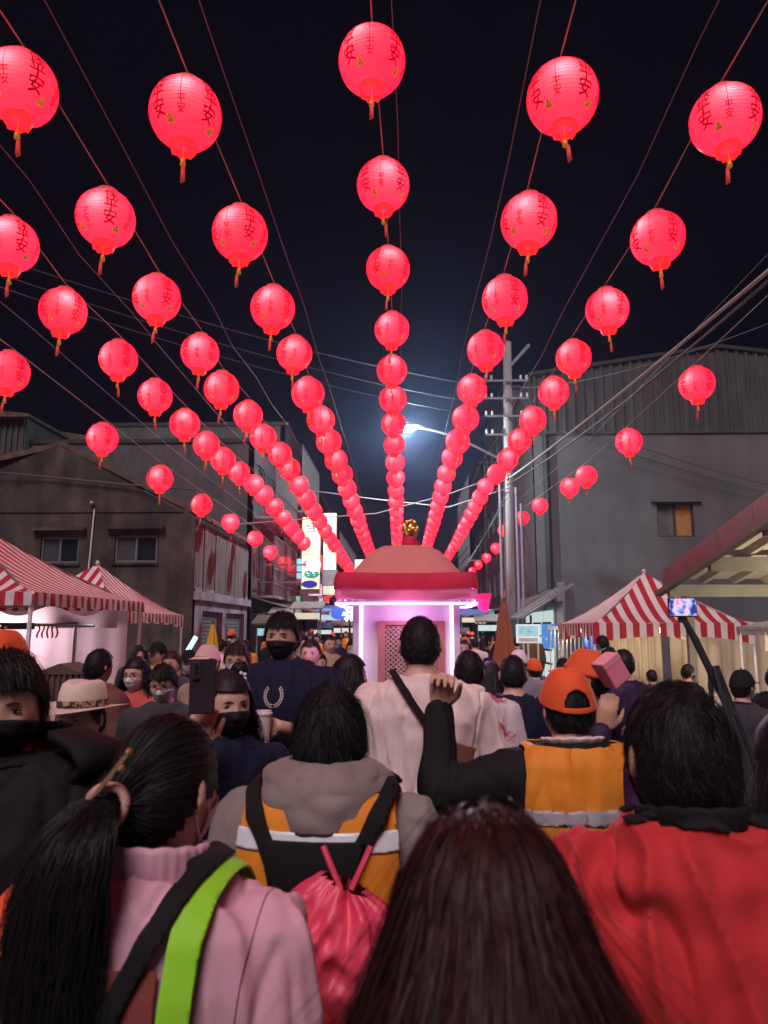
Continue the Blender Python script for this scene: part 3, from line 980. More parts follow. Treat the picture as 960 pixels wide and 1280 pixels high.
# blue neon flower sign and far stall lights
nf = thing('neon_flower', 'lilac and blue neon flower sign left of the palanquin', 'sign', tuple(P(437, 768, 14)))
for k in range(6):
    an = k * math.pi / 3
    MB().tube([(.02 * math.cos(an), 0, .02 * math.sin(an)), (.12 * math.cos(an - .3), 0, .12 * math.sin(an - .3)), (.14 * math.cos(an + .1), 0, .14 * math.sin(an + .1)), (.04 * math.cos(an + .25), 0, .04 * math.sin(an + .25))], .018, 6).build('petal', mat('neon_lilac', (.8, .7, 1), .5, 0, emit=2.2, ecol=(.8, .65, 1)), nf)
MB().ball((-.2, .03, .02), (.16, .02, .12)).build('leaf', mat('neon_blue', (.05, .12, .5), .5, 0, emit=.7, ecol=(.08, .2, .9)), nf)
MB().tube([(0, .03, -.05), (0, .03, -P(437, 768, 14).z)], .02, 6).build('post', M_dark, nf)
random.seed(11)
stalls = [(384, 770, 22, (.9, .85, .6)), (412, 772, 26, (.6, .85, 1)), (432, 788, 30, (1, .95, .85)), (340, 790, 19, (.4, .8, .9)), (356, 775, 24, (.9, .5, .6)),
          (590, 775, 30, (1, .9, .6)), (610, 785, 24, (.7, .95, .95)), (452, 796, 38, (1, .9, .8)), (575, 795, 40, (1, .75, .5)), (402, 790, 34, (.9, .95, 1))]
cols = ['cream', 'sky blue', 'warm white', 'turquoise', 'pink', 'amber', 'pale mint', 'ivory', 'orange', 'cool white']
for i, (u, v, Y, c) in enumerate(stalls):
    q = P(u, v, Y)
    t = thing('food_stall', 'far small market stall with %s lit board and sloping cover' % cols[i], 'stall', (q.x, Y, 0))
    w = random.uniform(.28, .5)
    MB().box((-w, 0, q.z - .09), (w, .05, q.z + .09)).build('lit_board', mat('stall_board_%d' % i, c, .5, .5, 4, emit=.75, ecol=c, col2=tuple(x * .2 for x in c), c2scale=5), t)
    MB().prism([(-w - .1, -.3, q.z + .18), (-w - .1, .6, q.z + .4), (-w - .1, .6, q.z + .44), (-w - .1, -.3, q.z + .22)], (2 * w + .2, 0, 0)).build('cover', [M_awnA, M_awnB, M_awnA, M_brown][i % 4], t)
    for s in (-1, 1):
        MB().tube([(s * w, .02, 0), (s * w, .02, q.z + .3)], .025, 6).build('post', M_steel, t)
    MB().box((-w + .05, .1, 0), (w - .05, .7, .85)).build('counter', M_tile, t)
sgn = random.Random(5)
sc = [('pink', (1, .3, .55)), ('cyan', (.25, .8, 1)), ('yellow', (1, .8, .2)), ('green', (.25, .85, .4)), ('white', (.9, .95, 1)), ('blue', (.15, .3, 1)), ('orange', (1, .45, .12)), ('red', (1, .12, .1))]
for i in range(26):
    left = i % 3 != 2
    Y = 29 + 27 * (i / 26) + sgn.uniform(0, 1)
    cn, c = sc[(i * 3 + i // 8) % 8]
    x = (-5.0 + sgn.uniform(.15, 1.5)) if left else (4.6 - sgn.uniform(.15, 1.2))
    z = sgn.uniform(1.9, 3.3)
    w, h = sgn.uniform(.25, .6), sgn.uniform(.25, .7)
    t = thing('shop_sign', 'small %s lit shop sign on the %s shop row, %s' % (cn, 'left' if left else 'right', ['tall and narrow', 'wide', 'squarish'][0 if h > w * 1.3 else (1 if w > h * 1.3 else 2)]), 'sign', (x, Y, z), group='small lit signs along the shop rows')
    MB().box((0, .02, 0), (w, .12, h), .01).build('case', M_steel, t)
    MB().box((.02, 0, .02), (w - .02, .018, h - .02)).build('face', mat('small_sign_%s' % cn, c, .5, .3, 4, emit=.5, ecol=c, col2=tuple(.5 + .5 * q for q in c), c2scale=6, c2lo=.5, c2hi=.56), t)
    marks(8, min(w, h) * .7, 'lettering', M_white if cn not in ('white', 'yellow') else M_navy, t, (w / 2, 0, h / 2), i)
    MB().bar(((-1.2 if left else w), .06, h * .8), ((0 if left else w + 1.2), .06, h * .8), .03).build('bracket', M_steel, t)
# leaning cyan light tubes by the planked house
for k, (u0, v0, u1, v1) in enumerate(((234, 815, 245, 796), (338, 835, 352, 800))):
    a, b = P(u0, v0, 9.5), P(u1, v1, 9.5)
    t = thing('light_tube', ['slanting cyan light tube near the small striped tent', 'slanting cyan light tube behind the man in the navy tee'][k], 'lamp', (a.x, 9.5, 0))
    MB().tube([(0, 0, a.z), (b.x - a.x, 0, b.z)], .03, 8).build('tube', mat('cyan_tube', (.5, .9, 1), .5, 0, emit=2.0, ecol=(.35, .8, .95)), t)
    MB().tube([(0, .04, 0), (0, .04, a.z)], .015, 6).build('post', M_steel, t)
# metal gate / glitter curtain left of the right tent
gt = thing('folding_gate', 'bright folding metal gate behind the small notice board', 'gate', (P(725, 810, 16).x, 16, 0))
for k in range(16):
    x = -.62 + k * .083
    MB().bar((x - .03, 0, .1), (x + .03, 0, 1.75), .02).build('slat', mat('chrome', (.7, .66, .6), .25, .1, metal=.8), gt)
MB().box((-.68, .02, 1.75), (.7, .08, 1.82)).build('rail', M_steel, gt)
bulb('warm bulb behind the folding metal gate', (P(725, 790, 15.2).x, 15.2, 1.75), 18, (1, .9, .7))
# ------------------------------------------------------------------ palanquin
PY = 5.3
pc = P(508, 800, PY)
sc_ = PY / F
pal = thing('palanquin', 'pink lit festival palanquin with domed red roof and gold finial', 'palanquin', (pc.x, PY, 0))
zz = lambda v: P(508, v, PY).z
M_dome = mat('dusty_red_cloth', (.60, .21, .19), .75, .08, 3, .12, 6)
M_val = mat('red_satin', (.62, .012, .06), .7, .15, 6, .45, 22)
M_val2 = mat('lit_pink_satin', (.85, .30, .38), .6, .1, 4, .15, 12, transl=.6)  # pinkish valance, base colour brightened to look lit from within
M_gold = mat('gold_leaf', (.62, .38, .08), .35, .25, 12, .4, 30, metal=.8)
M_pbody = mat('palanquin_paint', (.72, .66, .76), .45, .06, 4)
M_lat = mat('lattice_gold', (.55, .35, .30), .5, .2, 10)
hw = 84 * sc_          # half width of the eaves
zt, ze_ = zz(683), zz(726)
prof = [(hw * .93, ze_ + .0), (hw * .86, ze_ + .012), (hw * .74, ze_ + (zt - ze_) * .28), (hw * .62, ze_ + (zt - ze_) * .56), (hw * .50, ze_ + (zt - ze_) * .80), (hw * .36, ze_ + (zt - ze_) * .95), (hw * .2, zt), (.01, zt + .004)]
MB().lathe(prof, 64, sq=5).build('roof', M_dome, pal, smooth=True)
MB().lathe([(.06, zt - .005), (.065, zt + .025), (.045, zt + .05), (.05, zt + .065)], 16, (.03, 0, 0)).build('finial_base', M_val, pal, smooth=True)
fb = MB()
random.seed(3)
fz = zz(672)
for k in range(60):
    an = random.uniform(0, 6.28); hh = random.uniform(0, .14); r = .055 * math.sin(min(1, (hh + .03) / .17) * math.pi * .9) + .012
    fb.ball((.03 + r * math.cos(an), r * math.sin(an), fz + hh), (random.uniform(.012, .022),) * 3, 6, 5)
fb.ball((.03, 0, fz + .06), (.045, .045, .075), 10, 8)
fb.v = [(.03 + (x - .03) * .75, y * .75, fz + (z - fz) * .85) for x, y, z in fb.v]
fb.build('finial', M_gold, pal)


def band(z0, z1, r0, r1, name, m, roll=.0, parent=pal, wob=.0):
    b = MB()
    n = 192
    rows = 8
    vs, fs = [], []
    for j in range(rows + 1):
        t = j / rows
        for k in range(n):
            an = 2 * math.pi * (k + .5) / n
            x, y = math.cos(an), math.sin(an)
            q = (abs(x) ** 14 + abs(y) ** 14) ** (-1 / 14)
            r = r0 + (r1 - r0) * t + roll * math.sin(math.pi * t) + wob * math.sin(k * .4) * math.sin(math.pi * t)
            corner = (abs(x * y) * 2) ** 4 * .012
            vs.append((x * q * r, y * q * r, z0 + (z1 - z0) * t + corner * .6))
    for j in range(rows):
        for k in range(n):
            k2 = (k + 1) % n
            fs.append((j * n + k, j * n + k2, (j + 1) * n + k2, (j + 1) * n + k))
    b.add(vs, fs)
    return b.build(name, m, parent, smooth=True, fix=False)


band(zz(722), zz(741), hw * .97, hw * 1.0, 'eave_roll', M_val, .006, wob=.003)
band(zz(741.5), zz(753), hw * .985, hw * .965, 'valance', M_val2, .006, wob=.004)
MB().lathe([(hw * .93, ze_ - .01), (hw * .9, zz(752))], 64, sq=8, cap=False).build('eave_lining', M_pbody, pal)
M_led = mat('magenta_led', (1, .4, 1), .5, 0, emit=2.6, ecol=(1.0, .30, .92))
M_ledw = mat('white_pink_led', (1, .8, 1), .5, 0, emit=1.5, ecol=(1.0, .62, .98))
rl = hw * .95
ledz = zz(757)
ring = [(-rl, -rl), (rl, -rl), (rl, rl), (-rl, rl)]
for k in range(4):
    a, b = ring[k], ring[(k + 1) % 4]
    MB().bar((*a, ledz), (*b, ledz), .018).build('light_strip', M_led, pal)
bw_ = 58 * sc_        # half width of the body
zb = .78
for sx in (-1, 1):
    for sy in (-1, 1):
        MB().box((sx * bw_ - .022, sy * bw_ - .022, zb), (sx * bw_ + .022, sy * bw_ + .022, zz(750)), .005).build('corner_post', M_pbody, pal)
        MB().box((sx * bw_ * .90 - .012, sy * (bw_ + .005) - .02, zb + .06), (sx * bw_ * .90 + .012, sy * (bw_ + .005) + .0, zz(758))).build('post_light', M_ledw, pal)
# back panel (towards us), sides, front
MB().box((-bw_ + .02, -bw_ + .02, zb), (bw_ - .02, -bw_ + .035, zz(752))).build('back_panel', M_pbody, pal)
MB().box((-bw_ - .01, -bw_ + .03, zb), (-bw_ + .01, bw_ - .03, zz(752))).build('side_panel', M_pbody, pal)
MB().box((bw_ - .01, -bw_ + .03, zb), (bw_ + .01, bw_ - .03, zz(752))).build('side_panel', M_pbody, pal)
MB().box((-bw_ + .02, bw_ - .035, zb), (bw_ - .02, bw_ - .02, zz(752))).build('front_panel', M_pbody, pal)
M_frame = mat('panel_frame', (.55, .22, .20), .5, .1)
x0, x1, z0, z1 = -bw_ * .42, bw_ * .62, zb + .25, zz(782)
for nm, q in (('panel_frame', (x0 - .05, x0)), ('panel_frame', (x1, x1 + .05))):
    MB().box((q[0], -bw_ - .012, z0 - .03), (q[1], -bw_ + .018, z1 + .03), .004).build(nm, M_frame, pal)
MB().box((x0, -bw_ - .01, z1), (x1, -bw_ + .018, z1 + .03), .004).build('panel_frame', M_frame, pal)
lat = MB()
nr = 26
for j in range(nr):
    for i in range(10):
        cx_, cz_ = x0 + (i + .5) * (x1 - x0) / 10, z0 + (j + .5) * (z1 - z0) / nr
        lat.bar((cx_ - .015, -bw_ + .005, cz_ - .015), (cx_ + .015, -bw_ + .005, cz_ + .015), .008)
        lat.bar((cx_ - .015, -bw_ + .004, cz_ + .015), (cx_ + .015, -bw_ + .004, cz_ - .015), .008)
lo = lat.build('lattice', M_lat, pal)
for j in range(3):
    MB().box((-bw_ + .03, -bw_ - .01, zb + .02 + j * .07), (bw_ - .03, -bw_ + .018, zb + .08 + j * .07), .004).build('base_moulding', M_frame, pal)
MB().box((-bw_ - .08, -bw_ - .08, zb - .08), (bw_ + .08, bw_ + .08, zb - .002), .01).build('base', M_frame, pal)
for s in (-1, 1):
    MB().tube([(s * .30, -1.5, zb - .13), (s * .30, 1.6, zb - .13)], .04, 10).build('carrying_pole', M_frame, pal)
    for yy in (-.3, .3):
        MB().box((s * .27 - .03, yy - .03, 0.02), (s * .27 + .03, yy + .03, zb - .17)).build('leg', M_frame, pal)
point_light('palanquin_glow', (0, -hw * .93, zz(764)), 3.4, (1, .45, .95), .16, pal)
point_light('palanquin_glow', (-hw * .9, 0, zz(762)), 12, (.7, .3, 1), .06, pal)
point_light('palanquin_glow', (hw * .93, 0, zz(762)), 14, (.6, .28, 1), .06, pal)
# red corner cloth of the far eave
MB().prism([(hw * 1.0, .1, zz(742)), (hw * 1.30, .14, zz(740)), (hw * 1.22, .12, zz(766)), (hw * 1.08, .1, zz(760))], (0, .03, 0)).build('corner_flap', M_val, pal)
MB().tube([(hw * 1.02, .1, zz(757)), (hw * 1.02, .1, zz(733))], .012, 6).build('flap_post', M_ledw, pal)

# ------------------------------------------------------------------ lanterns
LR = .230


def lantern_mesh():
    b = MB()
    nr, n = 22, 32
    prof = []
    a0, a1 = R(24), R(156)
    for j in range(nr * 2 + 1):
        t = a0 + (a1 - a0) * j / (nr * 2)
        rr = LR * (1.0 if j % 2 else .985)
        prof.append((rr * math.sin(t) ** .92, LR * .98 * math.cos(t)))
    b.lathe(prof[::-1], n, cap=True)
    return b.mesh('lantern_body', True)


def lantern_material():
    m = bpy.data.materials.new('lantern_paper')
    m.use_nodes = True
    n, l = m.node_tree.nodes, m.node_tree.links
    b = n['Principled BSDF']
    b.inputs['Base Color'].default_value = (.5, .005, .02, 1)
    b.inputs['Roughness'].default_value = .6
    b.inputs['Specular IOR Level'].default_value = .05
    em = n.new('ShaderNodeEmission')
    em.inputs[0].default_value = (1.0, .0014, .030, 1)
    em.inputs[1].default_value = 1.7
    oi = n.new('ShaderNodeObjectInfo')
    cm = n.new('ShaderNodeMix'); cm.data_type = 'RGBA'
    cm.inputs[6].default_value = (1.0, .001, .020, 1); cm.inputs[7].default_value = (1.0, .006, .042, 1)
    l.new(oi.outputs['Random'], cm.inputs[0]); l.new(cm.outputs[2], em.inputs[0])
    ad = n.new('ShaderNodeAddShader')
    tr = n.new('ShaderNodeBsdfTranslucent')
    tr.inputs[0].default_value = (.85, .12, .15, 1)
    mx = n.new('ShaderNodeMixShader')
    mx.inputs[0].default_value = .6
    l.new(b.outputs[0], mx.inputs[1]); l.new(tr.outputs[0], mx.inputs[2])
    l.new(mx.outputs[0], ad.inputs[0]); l.new(em.outputs[0], ad.inputs[1])
    l.new(ad.outputs[0], n['Material Output'].inputs[0])
    return m


M_lan = lantern_material()
M_ink = mat('lantern_ink', (.12, .0, .01), .7, 0, emit=.30, ecol=(1, .0, .04))
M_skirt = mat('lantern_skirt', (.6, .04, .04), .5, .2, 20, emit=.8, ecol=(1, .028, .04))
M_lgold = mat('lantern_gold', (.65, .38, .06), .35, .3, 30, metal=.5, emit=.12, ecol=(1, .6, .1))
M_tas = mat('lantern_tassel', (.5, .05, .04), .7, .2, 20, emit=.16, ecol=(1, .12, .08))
lan_me = lantern_mesh()
lan_me.materials.append(M_lan)
sk = MB()
nn = 28
for j, (r, z) in enumerate(((.092, -.205), (.098, -.225), (.104, -.25), (.098, -.275))):
    pass
vs, fs = [], []
for j in range(4):
    r, z = ((.082, -.198), (.090, -.216), (.088, -.238), (.078, -.262))[j]
    for k in range(nn):
        an = 2 * math.pi * k / nn
        w = (1 if k % 2 else .9) if j == 3 else 1
        vs.append((r * w * math.cos(an), r * w * math.sin(an), z - (.012 if j == 3 and k % 4 < 2 else 0)))
for j in range(3):
    for k in range(nn):
        k2 = (k + 1) % nn
        fs.append((j * nn + k, j * nn + k2, (j + 1) * nn + k2, (j + 1) * nn + k))
sk.add(vs, fs)
skirt_me = sk.mesh('skirt', True, False); skirt_me.materials.append(M_skirt)
tb = MB().tube([(0, 0, -.19), (0, 0, -.30)], .004, 6)
tb.lathe([(.006, -.37), (.020, -.355), (.016, -.325), (.008, -.30)], 10)
tas_g = tb.mesh('tassel_knot', True); tas_g.materials.append(M_lgold)
tb = MB()
for k in range(8):
    an = k * .785
    tb.tube([(.007 * math.cos(an), .007 * math.sin(an), -.365), (.011 * math.cos(an + .3), .011 * math.sin(an + .3), -.46 - .01 * (k % 3))], .005, 5)
tas_me = tb.mesh('tassel', True); tas_me.materials.append(M_tas)
cap_me = MB().lathe([(.092, .195), (.096, .210), (.080, .220), (.080, .24), (.02, .245)], 24).mesh('top_cap', True)
cap_me.materials.append(M_tas)
hook_me = MB().tube([(0, 0, .25), (0, 0, .31)], .006, 6).mesh('hook'); hook_me.materials.append(M_dark)


def on_lantern(vs, ang0, zc_):
    out = []
    for x, y, z in vs:
        zl = max(-LR * .93, min(LR * .93, zc_ + y))
        th = math.acos(zl / (LR * .98))
        r = LR * math.sin(th) ** .92 + .0035
        an = ang0 + x / LR
        out.append((r * math.cos(an), r * math.sin(an), zl * 1.004))
    return out


gA, fA = text_geo('保\n平\n安', .112, 1)
ink = MB()
for dx_, dy_ in ((0, 0), (.0025, 0), (-.0025, 0), (0, .0022), (0, -.0022)):
    ink.add(on_lantern([(q[0] + dx_, q[1] + dy_, 0) for q in gA], 0, .015), fA)
ink2 = MB()
gS, fS = text_geo('平\n安', .062, 1)
for dx_, dy_ in ((0, 0), (.0018, 0), (0, .0016)):
    ink2.add(on_lantern([(q[0] + dx_, q[1] + dy_, 0) for q in gS], math.pi / 4.4, -.075), fS)
ink2_me = ink2.mesh('small_characters', False, False); ink2_me.materials.append(M_ink)
ink_me = ink.mesh('characters', False, False); ink_me.materials.append(M_ink)
orn = MB()
if True:
    a0 = math.pi / 4
    for (dx, dy, rx, ry) in ((0, 0, .030, .013), (0, .018, .017, .014), (-.022, -.006, .012, .010), (.022, -.006, .012, .010)):
        n = 10
        ring_ = [(dx + rx * math.cos(6.283 * i / n), dy + ry * math.sin(6.283 * i / n), 0) for i in range(n)]
        orn.add(on_lantern(ring_, a0 - .45, -.155), [tuple(range(n))])
orn_me = orn.mesh('gold_ornament', False, False); orn_me.materials.append(M_lgold)
bulb_l = bpy.data.lights.new('lantern_bulb', 'POINT')
bulb_l.energy = 1.9
bulb_l.color = (1, .82, .78)
bulb_l.shadow_soft_size = .03
rnd = random.Random(21)
rbm = MB()
for k in range(1, 20):
    th_ = R(26) + (R(154) - R(26)) * k / 20
    zr_, rr_ = LR * .98 * math.cos(th_), LR * math.sin(th_) ** .92 + .0006
    rbm.tube([(rr_ * math.cos(a_), rr_ * math.sin(a_), zr_) for a_ in np.linspace(0, 2 * math.pi, 33)], .0011, 4, False)
ribs_me = rbm.mesh('ribs'); ribs_me.materials.append(mat('lantern_rib', (.4, .01, .02), .6, 0, emit=.75, ecol=(1, .002, .03)))
sm = MB()
for a_ in (R(40),):
    pts_ = on_lantern([(0, z_, 0) for z_ in np.linspace(.19, -.06, 9)], a_, 0)
    sm.tube(pts_, .0022, 4)
seam_me = sm.mesh('seam'); seam_me.materials.append(M_ink)


def lantern(p, label, group, near, rz):
    t = thing('paper_lantern', label, 'lantern', p, group=group)
    t.rotation_euler = (rnd.uniform(-.05, .05), rnd.uniform(-.05, .05), rz)
    s_ = rnd.uniform(.97, 1.03)
    t.scale = (s_, s_, s_)
    obj('lantern_body', lan_me, None, t)
    obj('skirt', skirt_me, None, t)
    obj('tassel', tas_me, None, t, rot=(rnd.uniform(-.05, .05), rnd.uniform(-.05, .05), 0))
    if near:
        obj('tassel_knot', tas_g, None, t)
        obj('top_cap', cap_me, None, t)
        obj('hook', hook_me, None, t)
        obj('ribs', ribs_me, None, t)['kind'] = 'stuff'
        for k in range(4):
            obj('characters', ink_me, None, t, rot=(0, 0, k * math.pi / 2))
            obj('small_characters', ink2_me, None, t, rot=(0, 0, k * math.pi / 2))
            obj('gold_ornament', orn_me, None, t, rot=(0, 0, k * math.pi / 2))
            obj('seam', seam_me, None, t, rot=(0, 0, k * math.pi / 2 + .1 * (k % 2)))
    lo_ = bpy.data.objects.new('lantern_bulb', bulb_l)
    COL.objects.link(lo_)
    lo_.parent = t
    ba_ = R(-145) + rnd.uniform(-.45, .45)
    lo_.location = (.160 * math.cos(ba_), .160 * math.sin(ba_), .035 + rnd.uniform(-.02, .03))
    return t


strands = [
    ('red paper lantern on the string above the middle of the street', None, [(465, 77), (479, 232), (485, 336), (490, 412), (490, 463), (491, 499), (492, 530), (493, 556), (494, 578)], (497, 692, 36), 1.5),
    ('red paper lantern on the first string left of the middle string', -1.40, [(232, 143), (300, 292), (341, 385), (368, 442), (385, 492), (401, 525), (411, 552), (420, 575), (428, 593)], (468, 703, 36), 1.5),
    ('red paper lantern on the second string left of the middle string', -2.45, [(25, 110), (132, 273), (196, 373), (250, 441), (277, 486), (310, 519), (329, 547), (350, 568), (362, 586)], (442, 718, 36), 1.45),
    ('red paper lantern on the third string left of the middle string', -3.45, [(13, 306), (79, 389), (148, 449), (194, 495), (231, 530), (258, 556), (279, 575), (299, 591), (317, 605), (330, 618)], (424, 727, 38), 1.4),
    ('red paper lantern on the lowest left string close to the mossy house', -4.45, [(10, 465), (128, 548), (200, 598), (252, 631), (288, 653), (319, 673), (338, 690), (355, 703), (366, 712)], (412, 741, 44), 1.6),
    ('red paper lantern on the first string right of the middle string', 1.02, [(703, 122), (661, 277), (631, 374), (607, 437), (590, 487), (582, 523), (572, 552), (565, 572), (558, 592)], (530, 695, 38), 1.5),
    ('red paper lantern on the second string right of the middle string', 2.20, [(906, 150), (822, 298), (759, 387), (717, 447), (692, 490), (666, 525), (649, 551), (635, 574), (621, 592), (607, 608)], (556, 702, 42), 1.5),
    ('red paper lantern on the lowest right string close to the utility pole', 4.0, [(871, 480), (786, 552), (733, 595), (712, 609), (675, 632), (653, 647), (629, 663), (620, 685), (608, 697), (598, 706)], (584, 718, 48), 2.2),
]
for si, (lab, X, px, end, step) in enumerate(strands):
    pts = []
    for (u, v) in px:
        if X is None:
            d = P(u, v, 10) - CAM
            t = 3.86 / d.z
            pts.append(CAM + d * t)
        else:
            pts.append(PX(u, v, X))
    e = P(*end)
    nm = len(pts)
    last = pts[-1]
    n = int((e.y - last.y) / step)
    ext = [last.lerp(e, (k + 1) / n) for k in range(n)]
    for k, q in enumerate(ext):
        q.z -= .25 * math.sin(math.pi * (k + 1) / (n + 1)) * (0.4 if si < 3 else .3)
    back = []
    if si not in (4, 7):
        slope = (pts[0] - pts[2]) / 2
        for k in range(1, 4):
            back.append(Vector((pts[0].x + (slope.x * k) * .3, pts[0].y - 1.5 * k, pts[0].z)))
    grp = 'lanterns of string %s' % ['in the middle', 'one left', 'two left', 'three left', 'lowest left', 'one right', 'two right', 'lowest right'][si]
    for k, q in enumerate(back[::-1] + pts + ext):
        dist = (q - CAM).length
        rz = (R(48) if q.x < .3 else R(20)) + rnd.uniform(-.3, .3)
        lantern(q, lab, grp, dist < 17 and q.y > 3, rz)
    allp = back[::-1] + pts + ext
    line = [allp[0] + Vector((0, -6, .34))] + [q + Vector((0, 0, .30)) for q in allp]
    cable('rusty cable carrying the lanterns: ' + lab.split(' on ')[1].replace('the ', '', 1), line, .0055, M_rope, name='lantern_cable')
    line2 = [q + Vector((.13 if q.x <= .5 else -.14, 0, .30 + .008 * math.sin(i * .6))) for i, q in enumerate(line)]
    cable('slack pale wire beside the ' + lab.split(' on ')[1].replace('the ', '', 1), line2, .0045, mat('pale_wire', (.20, .24, .25), .5, 0), name='support_wire')
# ------------------------------------------------------------------ people
M_skin = mat('skin', (.56, .335, .245), .5, .10, 12, .05, 60, sss=.08)
M_skin2 = mat('skin_tan', (.45, .25, .17), .5, .10, 12, .05, 60, sss=.08)
M_eye = mat('eye_white', (.48, .44, .42), .25, 0)
M_iris = mat('eye_dark', (.012, .008, .006), .15, 0)


def hair_mat(name, c, rough=.55):
    return mat(name, c, rough, .35, 60, spec=.22)


M_hair = hair_mat('black_hair', (.009, .0075, .008))
M_hairb = hair_mat('dark_brown_hair', (.018, .0085, .0075))
M_hairr = hair_mat('reddish_brown_hair', (.026, .0075, .0065), .5)

HC = Vector((0, .012, 1.590))           # head centre in a 1.70 m figure


def head_point(th, ph, off=0.0, nose=1.0):
    """surface of the head: th from the top (0..pi), ph from the front (+y), positive to +x"""
    st, ct = math.sin(th), math.cos(th)
    x, y, z = st * math.sin(ph), st * math.cos(ph), ct
    a, b, c = .0765, .097, .117
    px, py, pz = x * a, y * b, z * c
    if pz < 0:
        k = -pz / c
        px *= 1 - .30 * k ** 1.6
        if py > 0:
            py *= 1 - .05 * k
            py += .006 * k
        else:
            py *= 1 - .42 * k ** 1.3
    if py > 0:
        f = min(1.0, py / .09)
        py -= .006 * f * math.exp(-((px) / .05) ** 2) * (1 if pz > -.09 else .3)
        for s in (-1, 1):
            py -= .010 * f * math.exp(-((px - s * .031) / .016) ** 2 - ((pz - .004) / .012) ** 2)
            py += .005 * f * math.exp(-((px - s * .036) / .018) ** 2 - ((pz + .030) / .018) ** 2)
            py += .004 * f * math.exp(-((px - s * .03) / .02) ** 2 - ((pz - .025) / .009) ** 2)
        g = math.exp(-(px / .0095) ** 2)
        py += nose * f * g * (.010 * math.exp(-((pz + .008) / .018) ** 2) + .021 * math.exp(-((pz + .033) / .012) ** 2))
        py += nose * f * .006 * math.exp(-((abs(px) - .012) / .006) ** 2 - ((pz + .037) / .007) ** 2)
        py += nose * f * math.exp(-(px / .021) ** 2) * (.007 * math.exp(-((pz + .060) / .0055) ** 2) + .008 * math.exp(-((pz + .072) / .006) ** 2))
        py += f * .009 * math.exp(-(px / .022) ** 2 - ((pz + .100) / .014) ** 2)
    p = Vector((px, py, pz))
    if off:
        nrm = Vector((px / a ** 2, py / b ** 2, pz / c ** 2)).normalized()
        p += nrm * off
    return p


HL = [(0, .062), (35, .064), (58, .052), (72, .012), (86, -.004), (100, -.012), (118, -.045), (140, -.068), (180, -.078)]


def hairline(ph, low=0.0):
    a = abs(math.degrees(ph))
    return float(np.interp(a, [q[0] for q in HL], [q[1] for q in HL])) - low * (1 if a > 95 else 0)


def add_loft(b, rings, n=20):
    """rings: (centre, ax, ay, rx, ry, exponent)"""
    vs, fs = [], []
    for (c, ax, ay, rx, ry, e) in rings:
        for k in range(n):
            an = 2 * math.pi * k / n
            x, y = math.cos(an), math.sin(an)
            m = (abs(x) ** e + abs(y) ** e) ** (-1 / e)
            vs.append(Vector(c) + Vector(ax) * (x * m * rx) + Vector(ay) * (y * m * ry))
    for i in range(len(rings) - 1):
        for k in range(n):
            k2 = (k + 1) % n
            fs.append((i * n + k, i * n + k2, (i + 1) * n + k2, (i + 1) * n + k))
    fs.append(tuple(range(n - 1, -1, -1)))
    fs.append(tuple(range((len(rings) - 1) * n, len(rings) * n)))
    b.add(vs, fs)


def add_limb(b, pts, radii, n=14, flat=1.0):
    """rounded limb through the joints"""
    P_ = [Vector(p) for p in pts]
    out, rr = [], []
    d0 = (P_[1] - P_[0]).normalized(); d1 = (P_[-1] - P_[-2]).normalized()
    for s in (.95, .7, .35):
        out.append(P_[0] - d0 * radii[0] * s); rr.append(radii[0] * math.sqrt(max(.02, 1 - s * s)))
    for i in range(len(P_) - 1):
        m = 4
        for k in range(m):
            t = k / m
            out.append(P_[i].lerp(P_[i + 1], t)); rr.append(radii[i] + (radii[i + 1] - radii[i]) * t)
    out.append(P_[-1]); rr.append(radii[-1])
    for s in (.35, .7, .95):
        out.append(P_[-1] + d1 * radii[-1] * s); rr.append(radii[-1] * math.sqrt(max(.02, 1 - s * s)))
    b.tube(out, rr, n, True, flat)


def torso_rings(g=0.0, top=None, sw=1.0, z0=.80, belly=0.0, hem=0.0):
    base = [(.80, .168, .120, 0), (.90, .172, .122, 0), (1.02, .158, .114, 0), (1.15, .166, .120, 0), (1.27, .184, .125, 0), (1.345, .190 * sw, .118, -.004),
            (1.395, .170 * sw, .102, -.008), (1.43, .118 * sw, .084, -.010), (1.462, .072, .068, -.008), (1.485, .058, .060, -.004)]
    out = []
    for (z, rx, ry, yo) in base:
        if z < z0 or (top and z > top):
            continue
        gg = g * (1 if z < 1.44 else .6)
        hx = hem * max(0, (1.3 - z) / .5)
        out.append(((0, yo + belly * .3 * math.exp(-((z - 1.05) / .15) ** 2), z + (g * .5 if z > 1.38 else 0)), (1, 0, 0), (0, 1, 0), rx + gg + hx, ry + gg + hx * .8 + belly * math.exp(-((z - 1.05) / .15) ** 2), 2.4))
    return out


def shoulder(s, sw):
    return Vector((s * .178 * sw, -.004, 1.365))


